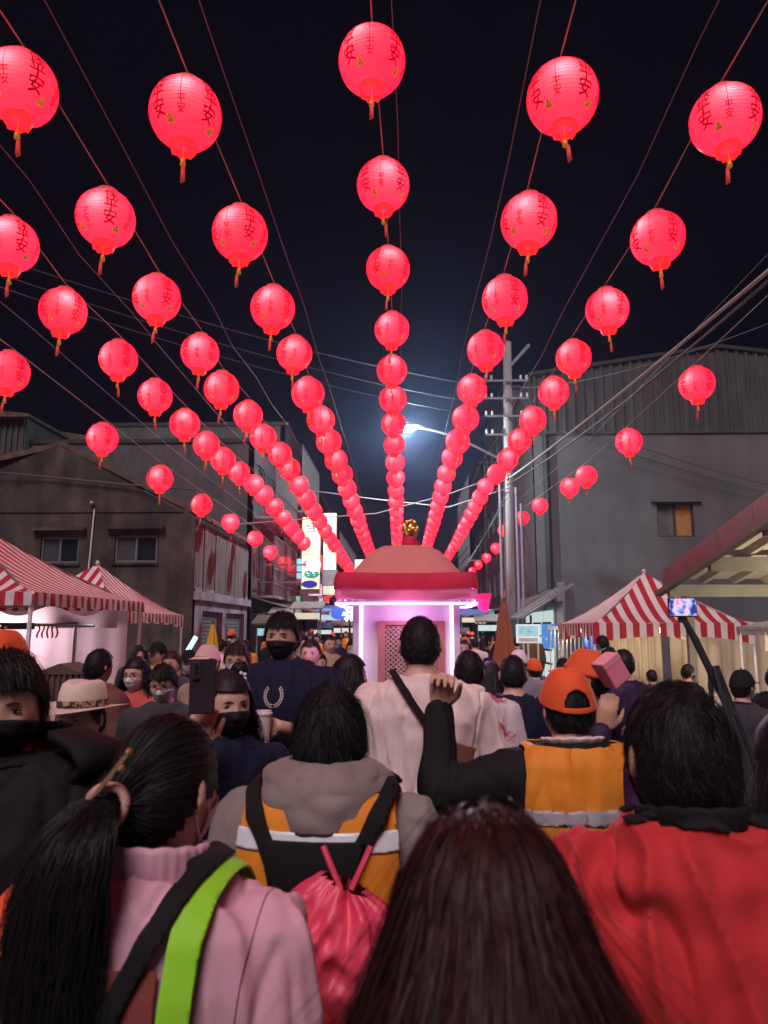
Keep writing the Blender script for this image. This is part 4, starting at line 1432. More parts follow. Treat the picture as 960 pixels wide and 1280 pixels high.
def hand(b, wrist, d, up, side, curl=.5, spread=.1, sc=1.0):
    """palm and five fingers: d along the hand, up = back of the hand, side = +1 thumb towards up x d"""
    d = Vector(d).normalized(); up = Vector(up); up = (up - d * up.dot(d)).normalized()
    lat = up.cross(d) * side                       # towards the thumb
    w = Vector(wrist)
    pe = w + d * .088 * sc
    rings = []
    for t, rx, ry in ((0, .026, .019), (.25, .033, .017), (.6, .040, .015), (.9, .041, .013), (1.02, .036, .009)):
        rings.append((w.lerp(pe, t), lat, up, rx * sc, ry * sc, 2.6))
    add_loft(b, rings, 14)
    for i, (o, L) in enumerate(((.031, .070), (.0105, .079), (-.0105, .074), (-.030, .058))):
        p = w + d * .084 * sc + lat * o * sc
        q = [p - d * .02 * sc, p]
        an = 0.0
        for j, fr in enumerate((.45, .30, .25)):
            an += curl * (1.15, 1.45, .8)[j]
            dd = (d * math.cos(an) - up * math.sin(an) + lat * spread * o * 10 * (1 if j == 0 else .4)).normalized()
            p = p + dd * L * fr * sc
            q.append(p)
        add_limb(b, q, [.0092 * sc, .0092 * sc, .0088 * sc, .0080 * sc, .0070 * sc], 10)
    p0 = w + d * .022 * sc + lat * .028 * sc
    t1 = (d * .75 + lat * .65 - up * .30 * (1 + curl)).normalized()
    t2 = (d * .95 + lat * .15 - up * .45 * (1 + curl)).normalized()
    p1 = p0 + t1 * .042 * sc; p2 = p1 + t2 * .032 * sc; p3 = p2 + t2 * .022 * sc
    add_limb(b, [p0, p1, p2, p3], [.014 * sc, .0115 * sc, .0100 * sc, .0078 * sc], 10)


def smooth_mesh(me, it=2, fac=.5):
    n = len(me.vertices)
    co = np.empty(n * 3); me.vertices.foreach_get('co', co); co = co.reshape(-1, 3)
    e = np.empty(len(me.edges) * 2, dtype=np.int64); me.edges.foreach_get('vertices', e); e = e.reshape(-1, 2)
    deg = np.bincount(e.ravel(), minlength=n).astype(float)[:, None]
    for _ in range(it):
        acc = np.zeros_like(co)
        for k in range(3):
            acc[:, k] = np.bincount(e[:, 0], co[e[:, 1], k], n) + np.bincount(e[:, 1], co[e[:, 0], k], n)
        co = co + fac * (acc / np.maximum(deg, 1) - co)
    me.vertices.foreach_set('co', co.ravel())
    me.update()


def fuse(b, voxel, it=3, keep=None):
    """one continuous surface out of overlapping closed shapes"""
    me0 = b.mesh('tmp')
    o = bpy.data.objects.new('tmp', me0)
    COL.objects.link(o)
    md = o.modifiers.new('r', 'REMESH')
    md.mode = 'VOXEL'; md.voxel_size = voxel; md.use_smooth_shade = True
    if keep:
        sm_ = o.modifiers.new('s', 'SMOOTH'); sm_.factor = .5; sm_.iterations = it
        dc = o.modifiers.new('d', 'DECIMATE'); dc.ratio = keep
    dg = bpy.context.evaluated_depsgraph_get()
    me = bpy.data.meshes.new_from_object(o.evaluated_get(dg))
    bpy.data.objects.remove(o); bpy.data.meshes.remove(me0)
    if not keep:
        smooth_mesh(me, it)
    me.shade_smooth()
    return me


def wrinkle(me, amp, seed=0, zs=3.5, xs=11, only=None):
    n = len(me.vertices)
    co = np.empty(n * 3); me.vertices.foreach_get('co', co); co = co.reshape(-1, 3)
    no = np.empty(n * 3); me.vertex_normals.foreach_get('vector', no); no = no.reshape(-1, 3)
    d = np.empty(n)
    for i in range(n):
        x, y, z = co[i]
        q = Vector((x * xs + seed, y * xs, z * zs + .35 * x * xs))
        a = 1 - abs(mnoise.noise(q)) * 2.2
        c = mnoise.noise(Vector((x * 24, y * 24 + seed, z * 16)))
        e = mnoise.noise(Vector((x * 7 + 9, y * 7, z * 7 + seed)))
        n2 = mnoise.noise(Vector((x * xs * .8 + 5 + seed, y * xs * .8, z * zs * .7 - .5 * x * xs)))
        d[i] = amp * (max(a, 0) ** 2 * .9 + .35 * c + .6 * e - .3 - .75 * math.exp(-(n2 / .06) ** 2))
    co += no * d[:, None]
    me.vertices.foreach_set('co', co.ravel())
    me.update()


def patch(src, planes, off, name, m, parent, thick=.003, cond=None):
    """piece of a garment surface between planes [(point, outward normal)], lifted off it"""
    bm = bmesh.new(); bm.from_mesh(src)
    if cond:
        bmesh.ops.delete(bm, geom=[f for f in bm.faces if not cond(f.calc_center_median(), f.normal)], context='FACES')
    for (co, no) in planes:
        bmesh.ops.bisect_plane(bm, geom=bm.verts[:] + bm.edges[:] + bm.faces[:], plane_co=Vector(co), plane_no=Vector(no), clear_outer=True)
    if not bm.faces:
        bm.free(); return None
    bm.normal_update()
    mv = [(v, v.normal.copy()) for v in bm.verts]
    for v, nn_ in mv:
        v.co += nn_ * off
    me = bpy.data.meshes.new(name)
    bm.to_mesh(me); bm.free()
    me.shade_smooth()
    me.materials.clear()
    o = obj(name, me, m, parent)
    if thick:
        md = o.modifiers.new('t', 'SOLIDIFY'); md.thickness = thick; md.offset = 1
    return o


# ---- hair
def ribbons(pts, width, name, m, parent, seed=1, tip=.25, M=None):
    """pts: (n_strands, n_points, 3) -> one mesh of fine ribbons"""
    rg = np.random.default_rng(seed)
    n, k, _ = pts.shape
    t = np.gradient(pts, axis=1)
    t /= np.linalg.norm(t, axis=2, keepdims=True) + 1e-9
    rad = pts - np.array([0, -.01, 0])
    rad /= np.linalg.norm(rad, axis=2, keepdims=True) + 1e-9
    side = np.cross(t, rad)
    side /= np.linalg.norm(side, axis=2, keepdims=True) + 1e-9
    tilt = rg.uniform(-.7, .7, (n, 1, 1))
    side = side * np.cos(tilt) + rad * np.sin(tilt)
    w = np.linspace(1, tip, k)[None, :, None] * width * rg.uniform(.6, 1.3, (n, 1, 1))
    a, b = pts - side * w / 2, pts + side * w / 2
    vs = np.stack([a, b], axis=2).reshape(-1, 3)
    if M is not None:
        M3 = np.array(M.to_3x3()); vs = vs @ M3.T + np.array(M.translation)
    i = np.arange(n)[:, None] * k * 2 + np.arange(k - 1)[None, :] * 2
    i = i.ravel()
    fs = np.stack([i, i + 1, i + 3, i + 2], axis=1)
    me = bpy.data.meshes.new(name)
    me.vertices.add(len(vs)); me.vertices.foreach_set('co', vs.ravel())
    me.loops.add(len(fs) * 4); me.loops.foreach_set('vertex_index', fs.ravel())
    me.polygons.add(len(fs)); me.polygons.foreach_set('loop_start', np.arange(len(fs)) * 4)
    me.update(calc_edges=True)
    me.shade_smooth()
    return obj(name, me, m, parent)


E_ = np.array([.0785, .099, .119])


def roots(n, seed, low=0.0, front=0.0):
    rg = np.random.default_rng(seed)
    out = []
    while len(out) < n:
        v = rg.normal(size=(n * 2, 3)); v /= np.linalg.norm(v, axis=1, keepdims=True)
        for q in v:
            ph = math.atan2(q[0], q[1]); th = math.acos(q[2])
            p = head_point(th, ph, .002)
            if p.z > hairline(ph, low) + front * (1 if abs(ph) < 1.0 else 0):
                out.append((p.x, p.y, p.z))
                if len(out) >= n:
                    break
    return np.array(out)


def grow(p0, steps, step, combf, lift=.0, seed=0, jit=.12, colliders=(), allow=None, clear=False, stop_at=None):
    rg = np.random.default_rng(seed + 7)
    n = len(p0)
    p = p0.copy()
    pts = [p.copy()]
    jd = rg.normal(size=(n, 3)) * jit * np.where(rg.uniform(0, 1, n) < .08, 2.6, 1.0)[:, None]
    fq = 55.0
    jd += .22 * jit / .1 * np.stack([np.sin(p0[:, 1] * fq * 1.3 + p0[:, 2] * fq + seed), np.sin(p0[:, 0] * fq + p0[:, 2] * fq * 1.2 + 2 + seed), np.sin(p0[:, 0] * fq * 1.1 - p0[:, 1] * fq + 4)], axis=1) * .6
    lf = 1 + lift * rg.uniform(.05, 1.0, n) ** 1.3 * np.where(rg.uniform(0, 1, n) < .06, 1.5, 1.0)
    ln = rg.uniform(.75, 1.0, n)[:, None]
    d = None
    for k in range(steps):
        c = combf(p, k)
        c = c / (np.linalg.norm(c, axis=1, keepdims=True) + 1e-9) + jd
        d = c if d is None else d * .55 + c * .45
        d = d / (np.linalg.norm(d, axis=1, keepdims=True) + 1e-9)
        pn = p + d * step * ln
        if allow is not None:
            a_ = np.degrees(np.abs(np.arctan2(pn[:, 0], pn[:, 1])))
            hz_ = np.interp(a_, [q_[0] for q_ in HL], [q_[1] for q_ in HL]) - np.interp(a_, [0, 60, 95, 120, 180], [allow[0], allow[0], allow[1], allow[2], allow[2]]) * rg.uniform(.6, 1.1, n)
            stop = pn[:, 2] < hz_
            pn[stop] = p[stop]
        if stop_at is not None:
            st_ = np.linalg.norm(p - stop_at, axis=1) < .022
            pn[st_] = p[st_]
        p = pn
        q = p / E_
        r = np.linalg.norm(q, axis=1)
        low = p[:, 2] < -.03
        lim = np.where(low, np.maximum(.78, lf - .22), lf) if steps < 12 else lf
        ins = r < lim
        p[ins] = (q[ins] / r[ins][:, None]) * lim[ins][:, None] * E_
        for (cc, ee) in colliders:
            q = (p - cc) / ee
            r = np.linalg.norm(q, axis=1)
            ins = r < 1.02
            p[ins] = cc + (q[ins] / r[ins][:, None]) * 1.02 * ee
        if clear:
            fz_ = (p[:, 1] > .005) & (p[:, 2] < .066) & (np.abs(p[:, 0]) < .074)
            sg = np.where(p0[:, 0] >= .004, 1, -1)
            wd_ = .035 + .041 * np.clip((.066 - p[:, 2]) / .022, 0, 1)
            p[fz_, 0] = (sg * np.maximum(np.abs(p[:, 0]), wd_))[fz_]
        if clear:
            nk = (p[:, 2] < -.085) & (p[:, 1] > -.02) & (np.abs(p[:, 0]) < .088)
            p[nk, 0] = (np.where(p0[:, 0] >= .004, 1, -1) * .09)[nk]
        pts.append(p.copy())
    return np.stack(pts, axis=1)


def scalp(M, m, parent, thick=.006, low=0.0, bumpy=.0, seed=0, name='hair'):
    b = MB()
    nt_, npn_ = 30, 40
    idx = {}
    rg = random.Random(seed)
    vs, fs = [], []
    for i in range(nt_ + 1):
        th = math.pi * .80 * i / nt_
        for j in range(npn_):
            ph = -math.pi + 2 * math.pi * j / npn_
            p = head_point(th, ph, thick)
            if bumpy:
                nz = mnoise.noise(p * 45 + Vector((seed, 0, 0)))
                p = head_point(th, ph, thick + bumpy * (nz + .2))
            vs.append(p)
    ok = lambda k: vs[k].z > hairline(-math.pi + 2 * math.pi * (k % npn_) / npn_, low) - .006
    for i in range(nt_):
        for j in range(npn_):
            j2 = (j + 1) % npn_
            q = (i * npn_ + j, i * npn_ + j2, (i + 1) * npn_ + j2, (i + 1) * npn_ + j)
            if all(ok(k) for k in q):
                fs.append(q)
    used = sorted({k for q in fs for k in q}); mp = {k: i for i, k in enumerate(used)}
    b.add([M @ vs[k] for k in used], [tuple(mp[k] for k in q) for q in fs])
    return b.build(name, m, parent, smooth=True, fix=False)


def make_hair(style, M, m, parent, n, seed, width=.0016):
    whorl = np.array([.008, -.045, .108])

    def comb_short(p, k):
        r = p - whorl
        nrm = p / E_ ** 2; nrm = nrm / np.linalg.norm(nrm, axis=1, keepdims=True)
        t = r - nrm * (r * nrm).sum(1, keepdims=True)
        t = t / (np.linalg.norm(t, axis=1, keepdims=True) + 1e-6)
        sw = np.cross(nrm, t) * .25
        return t + sw + np.array([0, 0, -.35])

    if n >= 5000 and style in ('short', 'bowl', 'crop', 'fringe'):
        fly = grow(roots(n // 30, seed + 50), 7, .009, comb_short, .30, seed + 50, .38)
        FLY = (fly, width * .6)
    else:
        FLY = None
    if style in ('short', 'bowl', 'crop', 'fringe'):
        thick = {'short': .007, 'bowl': .010, 'crop': .004, 'fringe': .010}[style]
        low = .022 if style == 'bowl' else 0
        h = scalp(M, m, parent, thick, low, .004 if n < 1500 else .002, seed)
        if n:
            rt = roots(n, seed, low)
            st = {'short': (6, .0065, .10), 'bowl': (9, .010, .15), 'crop': (3, .006, .07), 'fringe': (7, .009, .16)}[style]
            al = {'short': (.006, .012, .008), 'bowl': (.02, .03, .034), 'crop': (.002, .004, .003), 'fringe': (.022, .014, .010)}[style]
            pts = grow(rt, st[0], st[1], comb_short, st[2], seed, .10, (), al)
            ribbons(pts, width, 'hair_strands', m, h, seed, .3, M)
            if FLY:
                ribbons(FLY[0], FLY[1], 'loose_hair', m, h, seed + 3, .3, M)
    elif style in ('long', 'long_back'):
        h = scalp(M, m, parent, .012, .01, .003, seed)

        def comb(p, k):
            o = np.zeros_like(p); o[:, 2] = -1
            r = p.copy(); r[:, 2] = 0
            o[:, 0] += p[:, 0] * 6 * max(0, 1 - k / 8)
            o[:, 1] += (p[:, 1] * 4 - .25) * max(0, 1 - k / 8)
            return o
        col = [(np.array([0, -.02, -.27]), np.array([.235, .155, .12]))]
        rt = roots(n, seed, .01)
        if style == 'long_back':
            rt = rt[np.degrees(np.abs(np.arctan2(rt[:, 0], rt[:, 1]))) > 72]
        steps = 16
        pts = grow(rt, steps, .029, comb, .15, seed, .05, col, None, True)
        ribbons(pts, width, 'hair_strands', m, h, seed, .45, M)
        if n > 5000:
            ribbons(grow(roots(n // 40, seed + 9, .01), steps, .029, comb, .30, seed + 60, .16, col, None, True), width * .6, 'loose_hair', m, h, seed + 8, .4, M)
    elif style == 'bob':
        h = scalp(M, m, parent, .012, .02, .004, seed)

        def comb(p, k):
            o = np.zeros_like(p); o[:, 2] = -1
            o[:, 0] += p[:, 0] * 7 * max(0, 1 - k / 6); o[:, 1] += (p[:, 1] * 5 - .2) * max(0, 1 - k / 6)
            return o
        rt = roots(n, seed, .02)
        rt = rt[np.degrees(np.abs(np.arctan2(rt[:, 0], rt[:, 1]))) > 48]
        pts = grow(rt, 10, .0225, comb, .14, seed, .04, [(np.array([0, -.02, -.27]), np.array([.235, .155, .12]))], None, True)
        ribbons(pts, width, 'hair_strands', m, h, seed, .4, M)
    elif style == 'ponytail':
        h = scalp(M, m, parent, .008, .0, .002, seed)
        tie = np.array([-.01, -.118, .006])

        def comb(p, k):
            r = tie - p
            return r / (np.linalg.norm(r, axis=1, keepdims=True) + .03)
        pts = grow(roots(n, seed, .0), 12, .0195, comb, .085, seed, .030, (), None, False, tie)
        ribbons(pts, width, 'hair_strands', m, h, seed, .6, M)
        ribbons(grow(roots(n // 30, seed + 9), 9, .012, comb, .2, seed + 60, .35), width * .5, 'loose_hair', m, h, seed + 8, .4, M)
        rg = np.random.default_rng(seed + 1)
        n2 = int(n * .9)
        a = rg.uniform(0, 2 * math.pi, n2); rr = np.sqrt(rg.uniform(0, 1, n2))
        st = np.stack([tie[0] + .020 * rr * np.cos(a), np.full(n2, tie[1] - .004), tie[2] + .020 * rr * np.sin(a)], axis=1)
        path = [np.array(q) for q in ((0, -.045, .004), (0, -.075, -.03), (-.012, -.085, -.09), (-.02, -.085, -.17), (-.02, -.082, -.25), (-.015, -.08, -.33), (-.01, -.078, -.40))]
        kk = 11
        P2 = np.zeros((n2, kk + 1, 3))
        ln = rg.uniform(.62, 1.0, n2)
        fz = rg.normal(size=(n2, 2)); fr = rg.uniform(8, 16, n2); fp = rg.uniform(0, 6.28, n2)
        tp = np.array([[0, 0, 0]] + [list(q) for q in path]); ts = np.linspace(0, 1, len(tp))
        for j in range(kk + 1):
            t = j / kk * ln
            c = np.stack([np.interp(t, ts, tp[:, d]) for d in range(3)], axis=1)
            wd = np.interp(t, [0, .12, .35, .7, 1], [.020, .038, .066, .074, .055])
            off = np.stack([np.cos(a) * rr * wd, np.sin(a) * rr * wd * .55, np.sin(a) * rr * .01], axis=1)
            wav = .016 * t * np.sin(fr * t + fp)
            P2[:, j] = tie + c + off + np.stack([wav + fz[:, 0] * .011 * t, wav * .6 + fz[:, 1] * .007 * t, np.zeros(n2)], axis=1)
        ribbons(P2, width * 1.1, 'ponytail', m, h, seed + 2, .4, M)
    return h


def make_mask(M, m, parent, low=-.112):
    b = MB()
    nu, nv = 26, 14
    vs = []
    for j in range(nv + 1):
        for i in range(nu + 1):
            ph = R(-80 + 160 * i / nu)
            edge = abs(i / nu - .5) * 2
            ztop = -.010 + .0 * edge - .016 * edge ** 2
            zbot = low + .045 * edge ** 2
            z = ztop + (zbot - ztop) * j / nv
            th = math.acos(max(-.985, min(.985, z / .117)))
            p = head_point(th, ph, .0045, .75)
            p.y += .006 * math.exp(-(p.x / .03) ** 2) * math.sin(math.pi * min(1, j / nv * 1.15)) + .0012 * math.sin(j * 2.1) * (1 - edge)
            vs.append(M @ p)
    fs = [(j * (nu + 1) + i, j * (nu + 1) + i + 1, (j + 1) * (nu + 1) + i + 1, (j + 1) * (nu + 1) + i) for j in range(nv) for i in range(nu)]
    b.add(vs, fs)
    o = b.build('face_mask', m, parent, smooth=True, fix=False)
    md = o.modifiers.new('t', 'SOLIDIFY'); md.thickness = .002
    for s in (-1, 1):
        e = M @ Vector((s * .078, -.012, .012)); e2 = M @ Vector((s * .075, -.018, -.028))
        a = vs[nu if s > 0 else 0]; c = vs[nv * (nu + 1) + (nu if s > 0 else 0)]
        MB().tube([a, a.lerp(e, .5) + (M.to_3x3() @ Vector((s * .004, 0, .003))), e, e2, c], .0016, 5).build('ear_loop', m, o)
    return o


def make_cap(M, m, parent, back_hole=False, brim=True, thick=.016, brim_m=None, tilt=0.0):
    b = MB()
    kk_ = 3 if back_hole else 1
    nt_, np_ = 16 * kk_, 48 * kk_
    vs = []
    for i in range(nt_ + 1):
        for j in range(np_):
            ph = -math.pi + 2 * math.pi * j / np_
            zb_ = .048 - .062 * (1 - math.cos(ph)) / 2 * .75
            thb = math.acos(zb_ / .117)
            th = .02 + (thb - .02) * i / nt_
            p = head_point(th, ph, thick, 0)
            f = i / nt_
            p.z += .014 * math.exp(-((f - .35) / .35) ** 2)
            p.z += .002 * mnoise.noise(p * 30)
            vs.append(p)
    fs = []
    for i in range(nt_):
        for j in range(np_):
            j2 = (j + 1) % np_
            ph = -math.pi + 2 * math.pi * (j + .5) / np_
            if back_hole:
                da = abs(abs(ph) - math.pi)
                ii = i / kk_
                if da < .52 and 9.5 < ii < 14.4 and (da / .50) ** 2 + ((14.4 - ii) / 4.2) ** 2 < 1:
                    continue
            fs.append((i * np_ + j, i * np_ + j2, (i + 1) * np_ + j2, (i + 1) * np_ + j))
    b.add([M @ p for p in vs], fs)
    b.ball(M @ head_point(0, 0, thick + .015, 0), .006, 8, 6)
    o = b.build('cap', m, parent, smooth=True, fix=False)
    md = o.modifiers.new('t', 'SOLIDIFY'); md.thickness = .003; md.offset = -1
    if brim:
        bb = MB()
        def f(u, v):
            ph = R(-62 + 124 * u)
            p = head_point(math.acos(.047 / .117), ph, thick, 0)
            L = .075 * math.cos(ph * .95) ** .6 * v
            return M @ Vector((p.x * (1 + .05 * v), p.y + L, p.z - .010 * v - 1.6 * p.x ** 2 * v))
        bb.grid(f, 20, 6)
        bo = bb.build('brim', brim_m or m, o, smooth=True, fix=False)
        md = bo.modifiers.new('t', 'SOLIDIFY'); md.thickness = .003
    return o


def make_glasses(M, parent):
    b = MB()
    for s in (-1, 1):
        c = Vector((s * .033, .098, .002))
        b.tube([M @ (c + Vector((.022 * math.cos(a), -.25 * abs(.022 * math.cos(a)) * 0, .016 * math.sin(a)))) for a in [2 * math.pi * k / 16 for k in range(17)]], .0018, 5, False)
        b.tube([M @ (c + Vector((s * .022, 0, .005))), M @ Vector((s * .074, .07, .008)), M @ Vector((s * .08, -.01, .01))], .0018, 5)
    b.tube([M @ Vector((-.011, .1, .003)), M @ Vector((.011, .1, .003))], .0018, 5)
    return b.build('glasses', M_dark, parent)


SHOE = mat('shoe_dark', (.03, .03, .035), .6)
PEOPLE = []


def person(label, u, v, Y, face=0.0, H=None, top_m=None, trouser_m=None, hair='short', hair_m=None, hair_n=900, hair_w=.0022, skin=None,
           head=(0, 0), arms=None, voxel=.012, gvoxel=None, g=.020, sw=1.0, amp=.008, sleeve='long', collar=None, mask=None, cap=None, cap_hole=False,
           glasses=False, seed=0, hands=None, hat=None, belly=0.0, hood=None, hem=0.0, group=None, bx=0.0, pos=None, brim_m=None, garment='jacket', face_detail=True, tuck=.80, neck=.018):
    if pos is None:
        q = P(u, v, Y)
        capx = .02 if cap else .012
        Hh = H or max(1.3, (q.z - capx)) * 1.70 / (1.70 - neck)
        loc = (q.x, Y, 0)
    else:
        loc, Hh = pos, H
    sc = Hh / 1.70
    root = thing('person', label, 'person', loc, face, group)
    root.scale = (sc, sc, sc)
    gv = gvoxel or max(.014, voxel * 1.35)
    Mh = Matrix.Translation(HC - Vector((0, -neck * .4, neck))) @ Matrix.Rotation(head[0], 4, 'Z') @ Matrix.Rotation(head[1], 4, 'X') @ Matrix.Scale(.94, 4)
    Mh = Matrix.Translation(Vector((0, -.02, -.09))).inverted() @ Matrix.Identity(4) if False else Mh
    # arms
    A = arms or {}
    joints = {}
    for s in (-1, 1):
        if s in A:
            el, wr = Vector(A[s][0]), Vector(A[s][1])
        else:
            el, wr = Vector((s * .235 * sw, -.03, 1.10)), Vector((s * .235 * sw, .05, .86))
        joints[s] = (shoulder(s, sw), el, wr)
    # ---- body
    b = MB()
    add_loft(b, torso_rings(-.004, None, sw * .95))
    add_loft(b, [((0, -.010, 1.42), (1, 0, 0), (0, 1, 0), .060, .062, 2), ((0, -.004, 1.47), (1, 0, 0), (0, 1, 0), .054, .057, 2), (Mh @ Vector((0, -.012, -.06)), (1, 0, 0), (0, 1, 0), .052, .056, 2), (Mh @ Vector((0, -.012, -.01)), (1, 0, 0), (0, 1, 0), .046, .05, 2)], 18)
    nt_, np_ = (34, 40) if voxel < .01 else (22, 28)
    vs = [Mh @ head_point(math.pi * i / nt_, -math.pi + 2 * math.pi * j / np_) for i in range(1, nt_) for j in range(np_)]
    fs = [((i * np_) + j, (i * np_) + (j + 1) % np_, (i + 1) * np_ + (j + 1) % np_, (i + 1) * np_ + j) for i in range(nt_ - 2) for j in range(np_)]
    fs += [tuple(range(np_)), tuple(range((nt_ - 2) * np_, (nt_ - 1) * np_))]
    b.add(vs, fs)
    for s in (-1, 1):
        for (oy, oz, r1, r2) in ((-.012, .004, .013, .030),):
            ear = MB(); ear.ball((0, 0, 0), (.0075, .017, .031), 12, 8)
            me_ = Mh @ Matrix.Translation((s * .0795, oy, oz)) @ Matrix.Rotation(s * .42, 4, 'Z') @ Matrix.Rotation(-.2, 4, 'X')
            b.add([me_ @ Vector(q) for q in ear.v], ear.f)
        sh, el, wr = joints[s]
        add_limb(b, [sh, el, wr], [.050, .038, .026])
        hd = hands.get(s) if hands else None
        if hd:
            hand(b, wr, hd['d'], hd['up'], hd['side'], hd.get('curl', .5), hd.get('spread', .1))
        else:
            d = (wr - el).normalized()
            hand(b, wr, d, Vector((s, 0, 0.01)), 1 if s > 0 else -1, .35)
        hp = Vector((s * .088, 0, .86))
        kn, an = Vector((s * .095, .012, .47)), Vector((s * .097, -.012, .085))
        add_limb(b, [hp, kn, an], [.082, .055, .038])
        add_limb(b, [(s * .097, -.04, .045), (s * .10, .07, .035), (s * .105, .15, .025)], [.036, .036, .026])
    me = fuse(b, voxel, 2, .26 if voxel < .01 else .4)
    sk_m = skin or M_skin
    body = obj('body', me, sk_m, root)
    # ---- garment
    top_m = top_m or M_dark
    gb2 = MB()
    rr = torso_rings(g, 1.47, sw, tuck, belly, hem)
    add_loft(gb2, rr)
    for s in (-1, 1):
        sh, el, wr = joints[s]
        if sleeve == 'long':
            w2 = el.lerp(wr, .96)
            add_limb(gb2, [sh, el, w2], [.058 + g * .9, .046 + g * .8, .034 + g * .45])
        elif sleeve == 'short':
            w2 = sh.lerp(el, .80)
            add_limb(gb2, [sh, sh.lerp(el, .4), w2], [.060 + g * .8, .058 + g, .058 + g * 1.2])
    gm = fuse(gb2, gv, 4 if gv > .007 else 3)
    gm0 = gm.copy()
    gm0.name = 'fit'
    if amp:
        wrinkle(gm, amp, seed * 3.7)
    gar = obj(garment, gm, top_m, root)
    if collar:
        cm, h_, fl = collar
        cb = MB()
        n = 120
        vs = []
        rows = 6
        for j in range(rows + 1):
            t = j / rows
            for k in range(n):
                a = 2 * math.pi * k / n
                r = .068 + fl * t + .004 * math.sin(math.pi * t) + (.0014 if k % 4 < 2 else 0)
                z = 1.445 + h_ * t + .02 * math.cos(a) * 0 + (.012 if math.sin(a) < 0 else -.012) * abs(math.sin(a))
                vs.append((r * math.cos(a) * 1.05, -.008 + r * math.sin(a) * 1.05, z + .0012 * math.sin(k * .7)))
        fs = [(j * n + k, j * n + (k + 1) % n, (j + 1) * n + (k + 1) % n, (j + 1) * n + k) for j in range(rows) for k in range(n)]
        cb.add(vs, fs)
        co_ = cb.build('collar', cm, gar, smooth=True, fix=False)
        md = co_.modifiers.new('t', 'SOLIDIFY'); md.thickness = .008
    # ---- trousers, shoes
    tb2 = MB()
    add_loft(tb2, [((0, 0, .78), (1, 0, 0), (0, 1, 0), .165, .115, 2.3), ((0, 0, .88), (1, 0, 0), (0, 1, 0), .178, .128, 2.3), ((0, 0, .99), (1, 0, 0), (0, 1, 0), .162, .119, 2.3)])
    for s in (-1, 1):
        add_limb(tb2, [(s * .088, 0, .84), (s * .096, .012, .47), (s * .098, -.012, .09)], [.094, .075, .062])
    tm = fuse(tb2, .026, 2)
    if amp:
        wrinkle(tm, .006, seed + 5)
    obj('trousers', tm, trouser_m or M_dark, root)
    for s in (-1, 1):
        sb2 = MB()
        add_limb(sb2, [(s * .098, -.045, .05), (s * .102, .07, .042), (s * .108, .165, .034)], [.046, .047, .034], 12)
        sb2.v = [(x, y, max(.002, z)) for x, y, z in sb2.v]
        sb2.build('shoe', SHOE, root, smooth=True)
    # ---- head things
    hm = hair_m or M_hair
    hobj = None
    if hair:
        hobj = make_hair(hair, Mh, hm, root, hair_n, seed + 11, hair_w)
    if face_detail:
        for s in (-1, 1):
            eb = MB()
            c = head_point(math.acos(.004 / .117), math.atan2(s * .031, .085)) + Vector((0, .0005, 0))
            c.x = s * .031
            eb.ball((0, 0, 0), (.0122, .005, .0040), 12, 8)
            eb.cur = 1
            eb.ball((0, .0030, .0002), (.0050, .0030, .0042), 10, 6)
            eb.cur = 2
            eb.tube([(-.0130, .001, -.0005), (-.007, .0045, .0036), (0, .0056, .0046), (.007, .0045, .0036), (.0130, .001, -.0005)], [.0006, .0013, .0015, .0013, .0006], 6)
            eb.v = [Mh @ (Vector(q) + c) for q in eb.v]
            eb.build('eye', [M_eye, M_iris, M_iris], body, smooth=True)
            br = MB()
            br.tube([Mh @ (head_point(math.acos(z / .117), ph, .001)) for z, ph in ((.019, s * .17), (.0225, s * .36), (.0185, s * .56))], [.0012, .0021, .0010], 6)
            br.build('eyebrow', hm, body)
        if not mask:
            lb = MB()
            lb.tube([Mh @ head_point(math.acos(-.0655 / .117), R(a), .0015) for a in (-15, -8, 0, 8, 15)], [.001, .004, .0045, .004, .001], 8, True, .6)
            lb.build('lips', mat('lip', (.42, .16, .14), .4), body, smooth=True)
    if mask:
        make_mask(Mh, mask, root)
    if glasses:
        make_glasses(Mh, root)
    if cap:
        make_cap(Mh, cap, root, cap_hole, True, .017, brim_m)
    if hat:
        hm_, bm_ = hat
        prof = [(.092, .050), (.094, .07), (.090, .11), (.080, .145), (.060, .160), (.03, .156), (.004, .150)]
        hb = MB(); hb.lathe(prof, 36, cap=False)
        for i, q in enumerate(hb.v):
            x, y, z = q
            dent = .02 * math.exp(-(x / .03) ** 2) if z > .12 else 0
            hb.v[i] = Mh @ Vector((x * .93, y * 1.14 - .004, z - dent))
        ho = hb.build('hat', hm_, root, smooth=True, fix=False)
        rb = MB()
        rb.grid(lambda a, t: Mh @ Vector(((.088 + .095 * t) * math.cos(a * 6.2832) * .95, (.102 + .095 * t) * math.sin(a * 6.2832) * 1.0, .052 + .022 * t * t * abs(math.cos(a * 6.2832)) ** 1.5 - .012 * t)), 48, 6)
        bo = rb.build('brim', hm_, ho, smooth=True, fix=False)
        md = bo.modifiers.new('t', 'SOLIDIFY'); md.thickness = .003
        bd = MB(); bd.lathe([(.096, .053), (.097, .082)], 36, cap=False)
        bd.v = [Mh @ Vector((x * .93, y * 1.14 - .004, z)) for x, y, z in bd.v]
        bd.build('hat_band', bm_, ho, smooth=True, fix=False)
    PEOPLE.append(root)
    return dict(root=root, body=body, gar=gar, gm=gm, gm0=gm0, amp=amp, hair=hobj, Mh=Mh, joints=joints, sc=sc)


def cloth_m(name, c, rough=.8, **k):
    k.setdefault('sheen', .08 if max(c) > .2 else 0)
    k.setdefault('spec', .3 if max(c) > .2 else .2)
    return mat('cloth_' + name, c, rough, .12, 7, .10, 420, **k)


